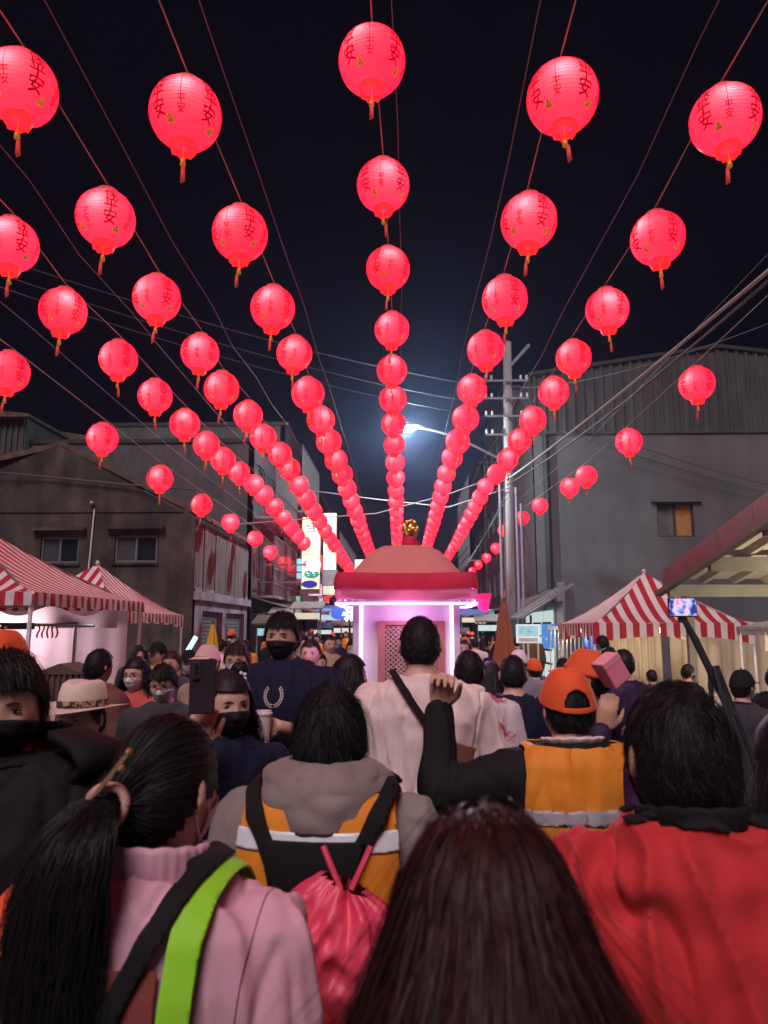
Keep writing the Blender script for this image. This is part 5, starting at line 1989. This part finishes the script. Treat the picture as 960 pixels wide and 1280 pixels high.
K = .0
C_pink = cloth_m('pink_knit', (.62, .34, .42))
C_red = cloth_m('red', (.50, .025, .030), .75)
C_black = cloth_m('black', (.009, .009, .010))
C_orange = cloth_m('safety_orange', (.72, .24, .02), .65)
C_grey = cloth_m('grey_brown', (.22, .18, .17))
C_lime = cloth_m('lime', (.30, .72, .03), .6)
C_white = cloth_m('white_pinkish', (.78, .62, .60))
C_navy = cloth_m('navy', (.009, .010, .032))
C_jeans = cloth_m('jeans', (.16, .24, .42))
C_band = mat('reflective_band', (.70, .74, .78), .35, .05, 30, spec=.7)
C_cap = cloth_m('cap_orange', (.75, .10, .025), .7)
C_brown = cloth_m('brown_leather', (.20, .075, .05), .5)
C_maroon = cloth_m('maroon_patch', (.22, .045, .04), .7)
C_bag = mat('bag_nylon', (.62, .035, .05), .42, .12, 10, .2, 40)
C_bagp = mat('bag_nylon_pink', (.70, .06, .12), .42, .12, 10, .2, 40)
C_mblack = cloth_m('mask_black', (.013, .012, .016), .7)
C_mwhite = cloth_m('mask_white', (.70, .66, .68), .7)
C_mblue = cloth_m('mask_blue', (.20, .50, .68), .7)
C_purple = cloth_m('purple', (.028, .012, .05), .6)
C_olive = cloth_m('olive', (.12, .085, .03))
C_dgrey = cloth_m('dark_grey', (.045, .045, .05))

# 1 -- woman with ponytail in pink knit and lime straps
p1 = person('woman seen from behind with a ponytail, pink turtleneck and lime green straps', 205, 893, 1.17, R(-6), top_m=C_pink, hair='ponytail', hair_m=M_hair, hair_n=9000, hair_w=.0015,
            voxel=.008, gvoxel=.0068, g=.028, amp=.010, collar=(C_pink, .062, .006), seed=1, mask=C_mwhite, sw=.95, garment='sweater', head=(R(-14), 0))
gm = p1['gm0']
rt = p1['root']
back = lambda c, n: n.y < .35
patch(gm, [((.070, 0, 1.3), (-1, 0, .06)), ((.110, 0, 1.3), (1, 0, -.06))], .013, 'vest_strap', C_lime, p1['gar'], .003, lambda c, n: abs(c.x) < .16 and c.z > 1.0)
patch(gm, [((-.080, 0, 1.3), (1, 0, .10)), ((-.120, 0, 1.3), (-1, 0, -.10))], .013, 'vest_strap', C_lime, p1['gar'], .003, lambda c, n: abs(c.x) < .16 and c.z > 1.0)
patch(gm, [((0, 0, 1.305), (0, 0, 1))], .0125, 'vest_back', C_lime, p1['gar'], .003, lambda c, n: abs(c.x) < .2 and n.y < .2 and c.z > .85)
patch(gm, [((-.035, 0, 1.2), (-1, 0, 0)), ((.068, 0, 1.2), (1, 0, 0)), ((0, 0, 1.385), (0, 0, 1)), ((0, 0, 1.27), (0, 0, -1))], .0105, 'back_patch', C_maroon, p1['gar'], .001, lambda c, n: n.y < -.2)
patch(gm, [((.000, 0, 1.34), (-.89, 0, .46)), ((.030, 0, 1.34), (.89, 0, -.46))], .018, 'bag_strap', C_black, p1['gar'], .004, lambda c, n: n.y < .4 and c.z > 1.0 and abs(c.x) < .17)
patch(gm, [((-.165, 0, 1.3), (1, 0, .1))], .011, 'sleeve_panel', C_cap, p1['gar'], .002, lambda c, n: c.z > 1.1)
# hair tie
tq = p1['Mh'] @ Vector((-.01, -.122, .006))
tb = MB()
tb.tube([tq + Vector((.026 * math.cos(a), .006 * math.sin(2 * a) - .006, .026 * math.sin(a))) for a in [2 * math.pi * k / 20 for k in range(21)]], .0075, 8, False)
tb.build('hair_tie', cloth_m('hair_tie', (.55, .30, .26), .5), p1['hair'], smooth=True)
MB().bar(tq + Vector((-.01, -.02, .02)), tq + Vector((.035, -.022, .075)), .006).ball(tq + Vector((.036, -.022, .077)), .006).ball(tq + Vector((.028, -.026, .055)), .006).build('hair_pin', mat('pin_gold', (.7, .5, .25), .25, 0, metal=.9), p1['hair'])

# 2 -- head right in front of the camera
p2 = person('woman with long straight reddish brown hair seen from behind, in a patterned jacket', 612, 1016, .64, R(4), top_m=cloth_m('patterned', (.16, .085, .07), col2=(.18, .13, .03), c2scale=9, c2lo=.5, c2hi=.55), hair='long', hair_m=M_hairr,
            hair_n=11000, hair_w=.0012, voxel=.012, gvoxel=.010, g=.03, amp=.008, collar=(cloth_m('patterned', (.16, .085, .07)), .05, .02), seed=2, sw=.92)

# 3 -- man in the red jacket
p3 = person('short haired man seen from behind in a red jacket with a black stand-up collar', 855, 852, 1.18, R(3), top_m=C_red, hair='short', hair_m=M_hair, hair_n=13000, hair_w=.0012, voxel=.006, gvoxel=.0065,
            g=.034, amp=.024, collar=(C_black, .045, .008), neck=.05, seed=3, mask=C_mblack, sw=.90, skin=M_skin2)
patch(p3['gm'], [((0, 0, 1.478), (0, 0, -1))], .003, 'yoke', C_black, p3['gar'], .002, lambda c, n: True)

# 4 -- grey hood, orange vest, black harness
p4 = person('short haired person seen from behind in a grey hooded top and orange safety vest', 411, 857, 1.74, R(-4), top_m=C_grey, hair='bowl', hair_m=M_hair, hair_n=11000, hair_w=.0014, voxel=.007, gvoxel=.009,
            g=.028, amp=.009, seed=4, sw=1.0, neck=.04, garment='hooded_top')
vest = patch(p4['gm0'], [((.165, 0, 1.3), (1, 0, .1)), ((-.165, 0, 1.3), (-1, 0, .1))], .013, 'safety_vest', C_orange, p4['gar'], .004, lambda c, n: abs(c.x) < .24 and c.z > .9)
patch(p4['gm0'], [((.166, 0, 1.3), (1, 0, .1)), ((-.166, 0, 1.3), (-1, 0, .1)), ((0, 0, 1.388), (0, 0, 1)), ((0, 0, 1.350), (0, 0, -1))], .019, 'reflective_band', C_band, vest, .002, lambda c, n: abs(c.x) < .24 and n.y < .2)
hb_ = MB()


def hood_f(u_, v_):
    a = R(-205 + 230 * u_)
    w_ = math.sin(math.pi * min(1, max(0, u_)))
    drop = .055 * math.exp(-((math.degrees(a) + 90) / 55) ** 2)
    r = .072 + .050 * math.sin(v_ * math.pi * .62) + .012 * v_
    z = 1.505 - .015 * v_ - (.050 + drop) * v_ ** 1.6 + .012 * mnoise.noise(Vector((u_ * 9, v_ * 5, 3))) * v_
    rr_ = r + .010 * mnoise.noise(Vector((u_ * 12, v_ * 6, 7)))
    return ((rr_ + .012 * (1 - abs(math.sin(a)))) * math.cos(a) * 1.0, -.012 + rr_ * math.sin(a) * 1.08, z)


hb_.grid(hood_f, 48, 18)
ho_ = hb_.build('hood', C_grey, p4['gar'], smooth=True, fix=False)
md = ho_.modifiers.new('t', 'SOLIDIFY'); md.thickness = .012; md.offset = -1

# black backpack harness on person 4
bag = thing('backpack', 'black backpack harness worn over the orange vest of the person in the grey hood', 'backpack', tuple(p4['root'].location), R(-4))
bag.scale = p4['root'].scale
patch(p4['gm0'], [((.0, 0, 1.372), (0, 0, 1)), ((.078, 0, 1.3), (1, 0, -.22)), ((-.078, 0, 1.3), (-1, 0, -.22))], .023, 'back_pad', C_black, bag, .02, lambda c, n: n.y < .1 and c.z > .92)
for s in (-1, 1):
    patch(p4['gm0'], [((s * .072, 0, 1.36), (-s, 0, .55)), ((s * .108, 0, 1.36), (s, 0, -.55)), ((0, 0, 1.33), (0, 0, -1))], .025, 'strap', C_black, bag, .008, lambda c, n: c.z > 1.25 and abs(c.x) < .19 and c.x * s > 0)
# red drawstring bag
bq = P(432, 1100, 1.45)
rb_ = thing('drawstring_bag', 'crumpled red and pink nylon drawstring bag hanging behind the orange vest', 'bag', (bq.x, 1.46, bq.z - .42))
db = MB()


def bag_f(u_, v_):
    a = u_ * 2 * math.pi
    w_ = np.interp(v_, [0, .1, .3, .6, .8, .92, 1], [.02, .085, .108, .112, .105, .075, .03])
    wr = 1 + .10 * mnoise.noise(Vector((math.cos(a) * 2.2, math.sin(a) * 2.2, v_ * 7))) + .16 * v_ ** 3 * math.sin(a * 9)
    fold = .020 * (1 - abs(mnoise.noise(Vector((math.cos(a) * 4, math.sin(a) * 4 + 5, v_ * 8)))) * 2)
    return (w_ * wr * math.cos(a) * 1.0 + fold * math.cos(a), (w_ * wr * .62 + fold) * math.sin(a), .41 * v_ - .02 * math.cos(a) * v_)


db.grid(bag_f, 96, 60)
for i in range(len(db.f)):
    db.mi[i] = 1 if (i // 96) > 33 else 0
db.build('sack', [C_bag, C_bagp], rb_, smooth=True, fix=False)
for s in (-1, 1):
    MB().tube([(s * .01, 0, .40), (s * .03, .01, .44), (s * .045, .02, .47)], .006, 6).build('cord', C_bagp, rb_)
marks(9, .04, 'printed_mark', C_black, rb_, (.05, -.070, .20), 5, .006)

# 5 -- orange cap, orange vest, raised arm
p5 = person('man seen from behind in orange cap and orange vest raising a black sleeved arm', 711, 836, 2.36, R(8), top_m=C_black, hair='short', hair_n=3000, hair_w=.0022, voxel=.0045, gvoxel=.010, g=.026, amp=.010, seed=5, neck=.04,
            cap=C_cap, cap_hole=True, collar=(C_white, .03, .022), arms={-1: ((-.415, .04, 1.30), (-.385, .12, 1.555))},
            hands={-1: dict(d=(.10, -.10, 1), up=(.25, 1, .1), side=1, curl=.80)})
v5 = patch(p5['gm'], [((0, 0, 1.452), (0, 0, 1)), ((.175, 0, 1.3), (1, 0, .1)), ((-.175, 0, 1.3), (-1, 0, .1))], .010, 'safety_vest', C_orange, p5['gar'], .004, lambda c, n: abs(c.x) < .24 and c.z > .85)
patch(p5['gm'], [((.176, 0, 1.3), (1, 0, .1)), ((-.176, 0, 1.3), (-1, 0, .1)), ((0, 0, 1.295), (0, 0, 1)), ((0, 0, 1.255), (0, 0, -1))], .0155, 'reflective_band', mat('grey_band', (.38, .36, .38), .5, .1, 20), v5, .002, lambda c, n: abs(c.x) < .24)

# 6 -- tall man in the pale shirt carrying the palanquin
p6 = person('tall short haired man in a loose pale pink white tee behind the palanquin', 525, 768, 3.05, R(2), top_m=C_white, hair='crop', hair_n=4000, hair_w=.0022, voxel=.008, gvoxel=.009, g=.028, amp=.013, seed=6, sleeve='short', sw=1.0, hem=.03,
            garment='tee_shirt', arms={-1: ((-.26, .06, 1.13), (-.20, .28, 1.12)), 1: ((.26, .06, 1.13), (.20, .28, 1.12))})
sl6 = thing('sling_bag', 'brown sling bag with black strap on the back of the man in the pale tee', 'bag', tuple(p6['root'].location), R(2))
sl6.scale = p6['root'].scale
patch(p6['gm0'], [((-.045, 0, 1.38), (-.82, 0, -.57)), ((-.018, 0, 1.38), (.82, 0, .57))], .020, 'strap', C_black, sl6, .004, lambda c, n: n.y < .3 and c.z > 1.22 and c.x < .1)
patch(p6['gm0'], [((.045, 0, 1.2), (-1, 0, -.12)), ((.13, 0, 1.2), (1, 0, -.2)), ((0, 0, 1.30), (.4, 0, 1)), ((0, 0, 1.04), (-.3, 0, -1))], .020, 'pouch', C_brown, sl6, .05, lambda c, n: n.y < .1)

# 7 -- navy shirt
p7 = person('young man in a navy top lit purple, seen from behind right of the palanquin', 641, 817, 4.15, R(-6), top_m=C_navy, hair='crop', hair_n=2500, hair_w=.003, voxel=.010, g=.03, amp=.010, seed=7, garment='top')

# 8 -- tall man in dark tee facing us with a cup
p8 = person('tall man with black mask in a navy tee facing us and holding a paper cup', 355, 764, 3.85, R(180 - 6), top_m=C_navy, trouser_m=C_jeans, hair='fringe', hair_n=3500, hair_w=.0022, voxel=.0055, gvoxel=.009, g=.030, amp=.008, seed=8,
            mask=C_mblack, sleeve='short', sw=1.08, garment='tee_shirt', tuck=.9, arms={-1: ((-.27, .03, 1.12), (-.055, .225, 1.205)), 1: ((.27, -.03, 1.12), (.27, .03, .88))},
            hands={-1: dict(d=(1, .12, .05), up=(-.1, 1, .15), side=1, curl=.42)})
# laurel emblem on the shirt
bvh = BVHTree.FromPolygons([v_.co for v_ in p8['gm'].vertices], [p_.vertices for p_ in p8['gm'].polygons])
em = MB()
for s in (-1, 1):
    for k in range(9):
        a = R(-90 + s * (12 + 15 * k))
        for rad_, da in ((.040, 0.0), (.050, .5)):
            cx_, cz_ = rad_ * .85 * math.cos(a), 1.325 + rad_ * math.sin(a)
            dr = a + s * (math.pi / 2 - .5 + da)
            L_, w_ = .0085, .0030
            q = [(cx_ + L_ * math.cos(dr), cz_ + L_ * math.sin(dr)), (cx_ - w_ * math.sin(dr), cz_ + w_ * math.cos(dr)), (cx_ - L_ * math.cos(dr), cz_ - L_ * math.sin(dr)), (cx_ + w_ * math.sin(dr), cz_ - w_ * math.cos(dr))]
            pts = []
            for (x, z) in q:
                hit = bvh.ray_cast(Vector((x, 1, z)), Vector((0, -1, 0)))
                pts.append((x, (hit[0].y if hit[0] else .15) + .002, z))
            em.add(pts, [(0, 1, 2, 3)])
em.build('laurel_emblem', cloth_m('emblem', (.55, .45, .45)), p8['gar'], fix=False)
hw_ = p8['root'].matrix_basis @ (Vector(p8['joints'][-1][2]) + Vector((.062, .052, .0)))
cup = thing('paper_cup', 'tall pale paper cup with lid held by the man in the navy tee', 'cup', tuple(hw_ - Vector((0, 0, .095))))
MB().lathe([(.030, -.0), (.042, .155)], 24).build('cup_body', mat('cup_paper', (.78, .72, .66), .5, .05), cup, smooth=False)
MB().lathe([(.045, .153), (.046, .162), (.041, .166), (.040, .172)], 24).build('lid', M_white, cup)

# 9 -- girl with long hair filming with a phone
p9 = person('young woman with long dark hair and black mask filming with a phone', 284, 836, 2.55, R(180 + 26), top_m=C_navy, hair='long_back', hair_m=hair_mat('purple_black_hair', (.016, .009, .014)), hair_n=4200, hair_w=.0028, voxel=.0055, gvoxel=.010, g=.024, amp=.008, seed=9,
            mask=C_mblack, sw=.92, collar=(C_navy, .045, .006), arms={1: ((.21, .17, 1.25), (.150, .245, 1.475)), -1: ((-.2, .05, 1.12), (-.12, .2, 1.05))},
            hands={1: dict(d=(-.25, .15, 1), up=(.3, .9, -.1), side=-1, curl=.55)}, head=(R(8), 0))
bn = p9['Mh'] @ Vector((-.045, .0, .125))
bh = MB(); bh.ball(bn, (.032, .03, .03), 16, 10)
bh.v = [tuple(Vector(q) + .004 * Vector((mnoise.noise(Vector(q) * 60), 0, mnoise.noise(Vector(q) * 50)))) for q in bh.v]
bo_ = bh.build('hair_bun', M_hair, p9['hair'], smooth=True)
fl = MB()
for k in range(5):
    fl.ball(bn + Vector((.012 * math.cos(k * 1.256), .03, -.02 + .012 * math.sin(k * 1.256))), (.007, .004, .007), 6, 5)
fl.build('flower_clip', mat('clip_white', (.8, .75, .82), .4), bo_)
pw_ = P(253, 858, 2.22)
ph_ = thing('smartphone', 'dark smartphone held up by the long haired young woman', 'phone', tuple(pw_), R(14))
MB().box((-.037, -.005, -.078), (.037, .005, .078), .008).build('phone_body', mat('phone_glass', (.03, .028, .035), .12, .1), ph_)
MB().box((-.030, -.0085, .020), (-.006, -.0052, .070), .004).build('camera_bump', M_dark, ph_)
for k in range(3):
    MB().lathe([(.007, 0), (.007, .003)], 14).build('lens', mat('lens', (.02, .02, .03), .05, 0, spec=1), ph_, loc=(-.018, -.0087, .060 - k * .016), rot=(math.pi / 2, 0, 0))

# 10 -- man in black, left edge
p10 = person('young man with black mask in a hooded black jacket at the left stall', 14, 812, 1.62, R(180 + 8), top_m=C_black, hair='fringe', hair_n=6500, hair_w=.0018, voxel=.006, gvoxel=.010, g=.05, amp=.014, seed=10, mask=C_mblack, sw=1.12,
             collar=(C_black, .04, .045), head=(R(14), 0))
hdm = MB()
hdm.grid(lambda u_, v_: ((.10 + .075 * math.sin(v_ * 3.0) + .012 * mnoise.noise(Vector((u_ * 9, v_ * 4, 1)))) * math.cos(R(-220 + 260 * u_)) * 1.25, -.02 + (.10 + .075 * math.sin(v_ * 3.0)) * math.sin(R(-220 + 260 * u_)), 1.515 - .085 * v_ + .02 * math.sin(u_ * 20) * v_), 40, 14)
o_ = hdm.build('hood', C_black, p10['gar'], smooth=True, fix=False)
md = o_.modifiers.new('t', 'SOLIDIFY'); md.thickness = .02
# 11 -- cream hat
p11 = person('person in a cream fedora hat with dark patterned band facing left', 108, 858, 2.7, R(180 - 14), top_m=cloth_m('cream_shirt', (.45, .42, .50)), hair='short', hair_n=2500, hair_w=.0026, voxel=.0065, gvoxel=.012, g=.022, seed=11,
             hat=(mat('hat_felt', (.66, .54, .46), .8, .06, 12, .1, 80, sheen=.2), mat('hat_band', (.03, .02, .025), .6, .3, 20, col2=(.45, .32, .18), c2scale=32, c2lo=.52, c2hi=.55)), collar=(C_mwhite, .025, .02))
# 12..
p12 = person('dark haired man in a brown jacket seen from behind before the white sheet', 122, 810, 4.6, R(-25), top_m=cloth_m('brown', (.14, .06, .045)), hair='short', hair_n=1500, hair_w=.004, g=.035, seed=12)
p13 = person('person in a bright orange cap standing before the white sheet at the left stall', 12, 788, 3.3, R(150), top_m=cloth_m('peach', (.5, .25, .18)), hair='short', hair_n=0, cap=C_cap, seed=13)
p14 = person('woman with bob hair, white mask and coral red jacket', 174, 820, 4.7, R(180 - 14), top_m=cloth_m('coral', (.50, .09, .07)), hair='bob', hair_n=1500, hair_w=.004, mask=C_mwhite, voxel=.008, seed=14, sw=.92, glasses=True)
p15 = person('short haired person with glasses and white mask in a dark grey jacket looking down', 206, 828, 4.25, R(180 + 3), top_m=C_dgrey, hair='fringe', hair_n=2000, hair_w=.0035, mask=C_mwhite, glasses=True, voxel=.008, seed=15, head=(0, -.25))
p16 = person('older man with glasses and pale blue mask behind the woman filming', 298, 802, 4.75, R(180), top_m=C_dgrey, hair='fringe', hair_m=hair_mat('brown_hair', (.035, .016, .012)), hair_n=1800, hair_w=.0035, mask=cloth_m('mask_pale', (.62, .66, .74), .7), glasses=True, voxel=.008, seed=16)
p17 = person('person in a cream baseball cap and white mask beside the man with pale blue mask', 262, 806, 5.2, R(180 - 25), top_m=cloth_m('tan', (.35, .24, .17)), hair='short', hair_n=0, cap=cloth_m('cap_cream', (.62, .42, .36)), mask=C_mwhite, voxel=.009, seed=17)
p18 = person('dark haired woman in magenta top seen in profile left of the palanquin', 434, 817, 4.1, R(-70), top_m=cloth_m('magenta', (.5, .05, .22)), hair='bob', hair_n=1700, hair_w=.004, voxel=.009, seed=18, sw=.92)
p19 = person('man in a white and red garment close beside the palanquin', 586, 812, 3.95, R(-8), top_m=cloth_m('white_red', (.6, .52, .55), col2=(.5, .06, .12), c2scale=6, c2lo=.5, c2hi=.55), hair='short', hair_n=2000, hair_w=.003, voxel=.010, seed=19, g=.035, collar=(C_red, .03, .01))
p20 = person('woman with long black hair seen from behind in the crowd right of the palanquin', 612, 826, 5.0, R(-5), top_m=C_black, hair='long', hair_n=1600, hair_w=.004, seed=20, sw=.92)
p21 = person('person in orange cap turned left with dark jacket carrying a pink box', 738, 812, 3.25, R(70), top_m=C_purple, hair='short', hair_n=1200, hair_w=.003, cap=C_cap, seed=21, voxel=.008, skin=M_skin2,
             arms={-1: ((-.29, .05, 1.16), (-.22, -.06, 1.40))}, hands={-1: dict(d=(.1, -.25, 1), up=(-1, -.1, 0), side=-1, curl=.3)})
bx_ = P(764, 838, 3.08)
pbx = thing('pink_box', 'pink cardboard box held up beside the orange cap', 'box', tuple(bx_), R(20))
pbx.rotation_euler = (0, R(-33), R(20))
MB().box((-.044, -.04, -.056), (.044, .04, .056), .004).build('carton', mat('pink_card', (.78, .22, .32), .6, .06), pbx)
MB().box((-.0455, -.0415, .028), (.0455, .0415, .058), .003).build('lid', mat('pink_card_lid', (.78, .28, .36), .6, .06), pbx)
p22 = person('man in black cap, light blue mask and dark grey polo by the right stalls', 925, 837, 5.0, R(-52), top_m=C_dgrey, hair='short', hair_n=900, cap=C_black, mask=C_mblue, voxel=.008, seed=22, sleeve='short', garment='polo', collar=(C_dgrey, .03, .015))
p23 = person('person in a dark purple jacket beside the man in red with one hand raised', 1002, 880, 1.55, R(10), top_m=C_purple, hair='long_back', hair_n=2000, voxel=.008, seed=23, g=.045, arms={-1: ((-.20, .24, 1.28), (-.15, .40, 1.50))},
             hands={-1: dict(d=(.1, .1, 1), up=(.2, -1, 0), side=-1, curl=.8)}, skin=mat('red_lit_skin', (.5, .2, .14), .5, .1, 12))  # skin reddened in its base colour for the red light on the fist
p24 = person('person in an orange top kneeling close before the camera left', -30, 1180, .95, R(-10), H=1.32, top_m=C_cap, hair='short', hair_n=900, seed=24) if False else None
p25 = person('dark haired man at the right stalls behind the phone tripod', 966, 832, 6.2, R(-60), top_m=C_black, hair='short', hair_n=600, seed=25)
p26 = person('man with mask in profile before the cream curtain', 858, 829, 8.2, R(-65), top_m=C_black, hair='short', hair_n=500, seed=26, mask=C_mblack)
p27 = person('bald elderly man in pale shirt before the cream curtain', 893, 842, 6.8, R(-100), top_m=cloth_m('pale_green', (.42, .42, .36)), hair='crop', hair_m=hair_mat('grey_hair', (.25, .25, .24)), hair_n=300, seed=27)
p28 = person('man in dark jacket seen from behind under the right striped tent', 815, 838, 9.0, R(10), top_m=C_dgrey, hair='short', hair_n=400, seed=28)
p29 = person('man in orange cap standing by the notice board', 668, 823, 7.2, R(15), top_m=cloth_m('tan', (.35, .24, .17)), hair='short', hair_n=0, cap=C_cap, seed=29)
p30 = person('man in black cap facing us by the folding gate', 703, 822, 8.6, R(180), top_m=C_black, hair='short', hair_n=0, cap=C_black, mask=C_mwhite, seed=30)
p31 = person('person in white cap seen behind the man in navy', 648, 812, 6.6, R(-10), top_m=cloth_m('grey2', (.2, .2, .22)), hair='short', hair_n=0, cap=cloth_m('cap_white', (.7, .6, .62)), seed=31)
p32 = person('person in black hat and yellow jacket under the small striped tent', 200, 802, 7.4, R(140), top_m=cloth_m('yellow', (.55, .42, .04)), hair='short', hair_n=0, cap=C_black, seed=32)
p33 = person('brown haired person in the crowd by the small striped tent', 217, 812, 6.3, R(170), top_m=C_dgrey, hair='fringe', hair_m=hair_mat('brown_hair', (.035, .016, .012)), hair_n=700, seed=33)
p34 = person('singer holding a microphone in the street crowd', 400, 815, 7.6, R(180 + 5), top_m=cloth_m('tan2', (.3, .16, .12)), hair='short', hair_n=700, seed=34, arms={-1: ((-.26, .1, 1.2), (-.06, .2, 1.42))})
p35 = person('man in dark cap and white mask near the cyan light tube', 237, 812, 7.0, R(195), top_m=C_black, hair='short', hair_n=0, cap=C_black, mask=C_mwhite, seed=35)

# seams of the near garments
for pp, xx in ((p1, .160), (p3, .172)):
    for s in (-1, 1):
        patch(pp['gm'], [((s * xx, 0, 1.3), (-s, 0, .12)), ((s * (xx + .0018), 0, 1.3), (s, 0, -.12))], .0008, 'seam', mat('seam_thread', (.14, .05, .06), .8, 0), pp['gar'], 0, lambda c, n: c.z > 1.1 and abs(c.x) < .22)
# ------------------------------------------------------------------ the rest of the crowd: copies of a few figures in their own clothes
crowd_src = [
    (person('x', 0, 0, 0, 0, H=1.68, pos=(0, 60, 0), top_m=C_black, hair='short', hair_n=250, hair_w=.006, voxel=.016, seed=41, amp=.006), 'short black hair'),
    (person('x', 0, 0, 0, 0, H=1.62, pos=(0, 60, 0), top_m=C_black, hair='bob', hair_n=500, hair_w=.006, voxel=.016, seed=42, amp=.006, mask=C_mwhite), 'bob hair and white mask'),
    (person('x', 0, 0, 0, 0, H=1.70, pos=(0, 60, 0), top_m=C_black, hair='short', hair_n=0, voxel=.016, seed=43, amp=.006, cap=C_cap), 'orange cap'),
    (person('x', 0, 0, 0, 0, H=1.66, pos=(0, 60, 0), top_m=C_black, hair='fringe', hair_n=250, hair_w=.006, voxel=.016, seed=44, amp=.006, mask=C_mblue), 'fringe and blue mask'),
    (person('x', 0, 0, 0, 0, H=1.60, pos=(0, 60, 0), top_m=C_black, hair='long', hair_n=600, hair_w=.006, voxel=.016, seed=45, amp=.006), 'long black hair'),
]
tops = [('black', C_black), ('grey', C_dgrey), ('navy', C_navy), ('coral', cloth_m('coral', (.5, .09, .07))), ('tan', cloth_m('tan', (.35, .24, .17))), ('white', C_white), ('orange', C_orange), ('purple', C_purple), ('olive', C_olive)]
rc = random.Random(77)
spots = []
taken = [(o.location.x, o.location.y) for o in PEOPLE if o.location.y < 40] + [(pc.x, PY - .4), (pc.x, PY), (pc.x, PY + .5)]


def free(x, y, d=.52):
    return all((x - a) ** 2 + (y - b) ** 2 > d * d for a, b in taken)


def fits(x, y):
    """stay clear of stalls, poles and the awning post"""
    if x < -3.35 and y < 15: return False
    if x > 2.75 and y > 8.5: return False
    if x > 2.9: return False
    return True


tries = 0
while len(spots) < 78 and tries < 6000:
    tries += 1
    y = 4.6 + 26 * rc.random() ** 1.4
    x = rc.uniform(-4.3, 3.2)
    if not fits(x, y) or not free(x, y, .5 if y > 7 else .6):
        continue
    q = (x, y)
    taken.append(q); spots.append(q)
srcs = crowd_src
for i, (x, y) in enumerate(spots):
    k = rc.choice([0, 0, 1, 2, 3, 4, 0, 2])
    src, hn = srcs[k]
    tn, tm_ = rc.choice(tops)
    r = src['root'].copy(); COL.objects.link(r)
    r.location = (x, y, 0)
    away = rc.random() < (.75 if x > -.6 else .35)
    r.rotation_euler = (0, 0, rc.uniform(-.6, .6) + (0 if away else math.pi))
    s_ = rc.uniform(.94, 1.03) * src['sc']
    r.scale = (s_, s_, s_)
    zone = 'left of' if x < -.3 else 'right of'
    depth = 'beyond'  if y > 10 else 'beside'
    r['label'] = 'person with %s, %s top, %s, %s %s palanquin' % (hn, tn, 'seen from behind' if away else 'facing us', 'far' if y > 10 else 'just', zone)
    r['group'] = 'crowd: ' + r['label']
    for ch in src['root'].children:
        c = ch.copy(); COL.objects.link(c); c.parent = r
        if ch.name.startswith('jacket'):
            c.material_slots[0].link = 'OBJECT'
            c.material_slots[0].material = tm_
        for g2 in ch.children:
            d = g2.copy(); COL.objects.link(d); d.parent = c
for src, _ in crowd_src:
    for ch in list(src['root'].children):
        for g2 in list(ch.children):
            bpy.data.objects.remove(g2)
        bpy.data.objects.remove(ch)
    bpy.data.objects.remove(src['root'])

# ------------------------------------------------------------------ phone on a tripod at the right
tp = P(853, 759, 4.0)
tri = thing('phone_tripod', 'black phone tripod with a lit phone screen among the right crowd', 'tripod', (tp.x + .22, 4.0, 0))
MB().box((-.22 - .075, -.006, tp.z - .05), (-.22 + .075, .006, tp.z + .05), .006).build('phone', M_dark, tri)


def screen_mat():
    m = bpy.data.materials.new('phone_screen')
    m.use_nodes = True
    n, l = m.node_tree.nodes, m.node_tree.links
    n.clear()
    out = n.new('ShaderNodeOutputMaterial'); e = n.new('ShaderNodeEmission')
    tc = n.new('ShaderNodeTexCoord'); nz = n.new('ShaderNodeTexNoise'); nz.inputs['Scale'].default_value = 22
    nz.inputs['Detail'].default_value = 1.5
    cr = n.new('ShaderNodeValToRGB')
    el = cr.color_ramp.elements
    el[0].position = .38; el[0].color = (.03, .04, .25, 1)
    el[1].position = .66; el[1].color = (.95, .12, .14, 1)
    x = el.new(.46); x.color = (.35, .45, .9, 1)
    x = el.new(.54); x.color = (.95, .5, .75, 1)
    l.new(tc.outputs['Object'], nz.inputs['Vector']); l.new(nz.outputs[0], cr.inputs[0]); l.new(cr.outputs[0], e.inputs[0]); l.new(e.outputs[0], out.inputs[0])
    e.inputs[1].default_value = 1.3
    return m


MB().box((-.22 - .069, -.009, tp.z - .044), (-.22 + .069, -.0065, tp.z + .044)).build('screen', screen_mat(), tri)
MB().box((-.22 - .02, .007, tp.z - .08), (-.22 + .02, .03, tp.z + .02), .004).build('clamp', M_dark, tri)
MB().tube([(-.21, .02, tp.z - .06), (-.16, .02, tp.z - .16), (.0, 0, tp.z - .55)], [.016, .02, .022], 8).build('stem', M_dark, tri)
for k in range(3):
    a = k * 2.094 + .3
    MB().tube([(-.08 + .02 * math.cos(a), .02 * math.sin(a), tp.z - .30), (.0 + .1 * math.cos(a), .1 * math.sin(a), tp.z - .75), (.05 + .32 * math.cos(a), .32 * math.sin(a), .01)], [.012, .011, .01], 6).build('leg', M_dark, tri)
# ------------------------------------------------------------------ thin smoky air round the whole street
hz_me = MB().box((-310, -105, -1.0), (310, 405, 40)).mesh('haze')
hm_ = bpy.data.materials.new('haze')
hm_.use_nodes = True
n_ = hm_.node_tree.nodes
n_.clear()
ho2 = n_.new('ShaderNodeOutputMaterial'); pv = n_.new('ShaderNodeVolumePrincipled')
pv.inputs['Color'].default_value = (.5, .58, 1, 1)
pv.inputs['Density'].default_value = .0018
pv.inputs['Anisotropy'].default_value = .82
hm_.node_tree.links.new(pv.outputs[0], ho2.inputs['Volume'])
hz_o = obj('haze', hz_me, hm_)
hz_o['kind'] = 'stuff'
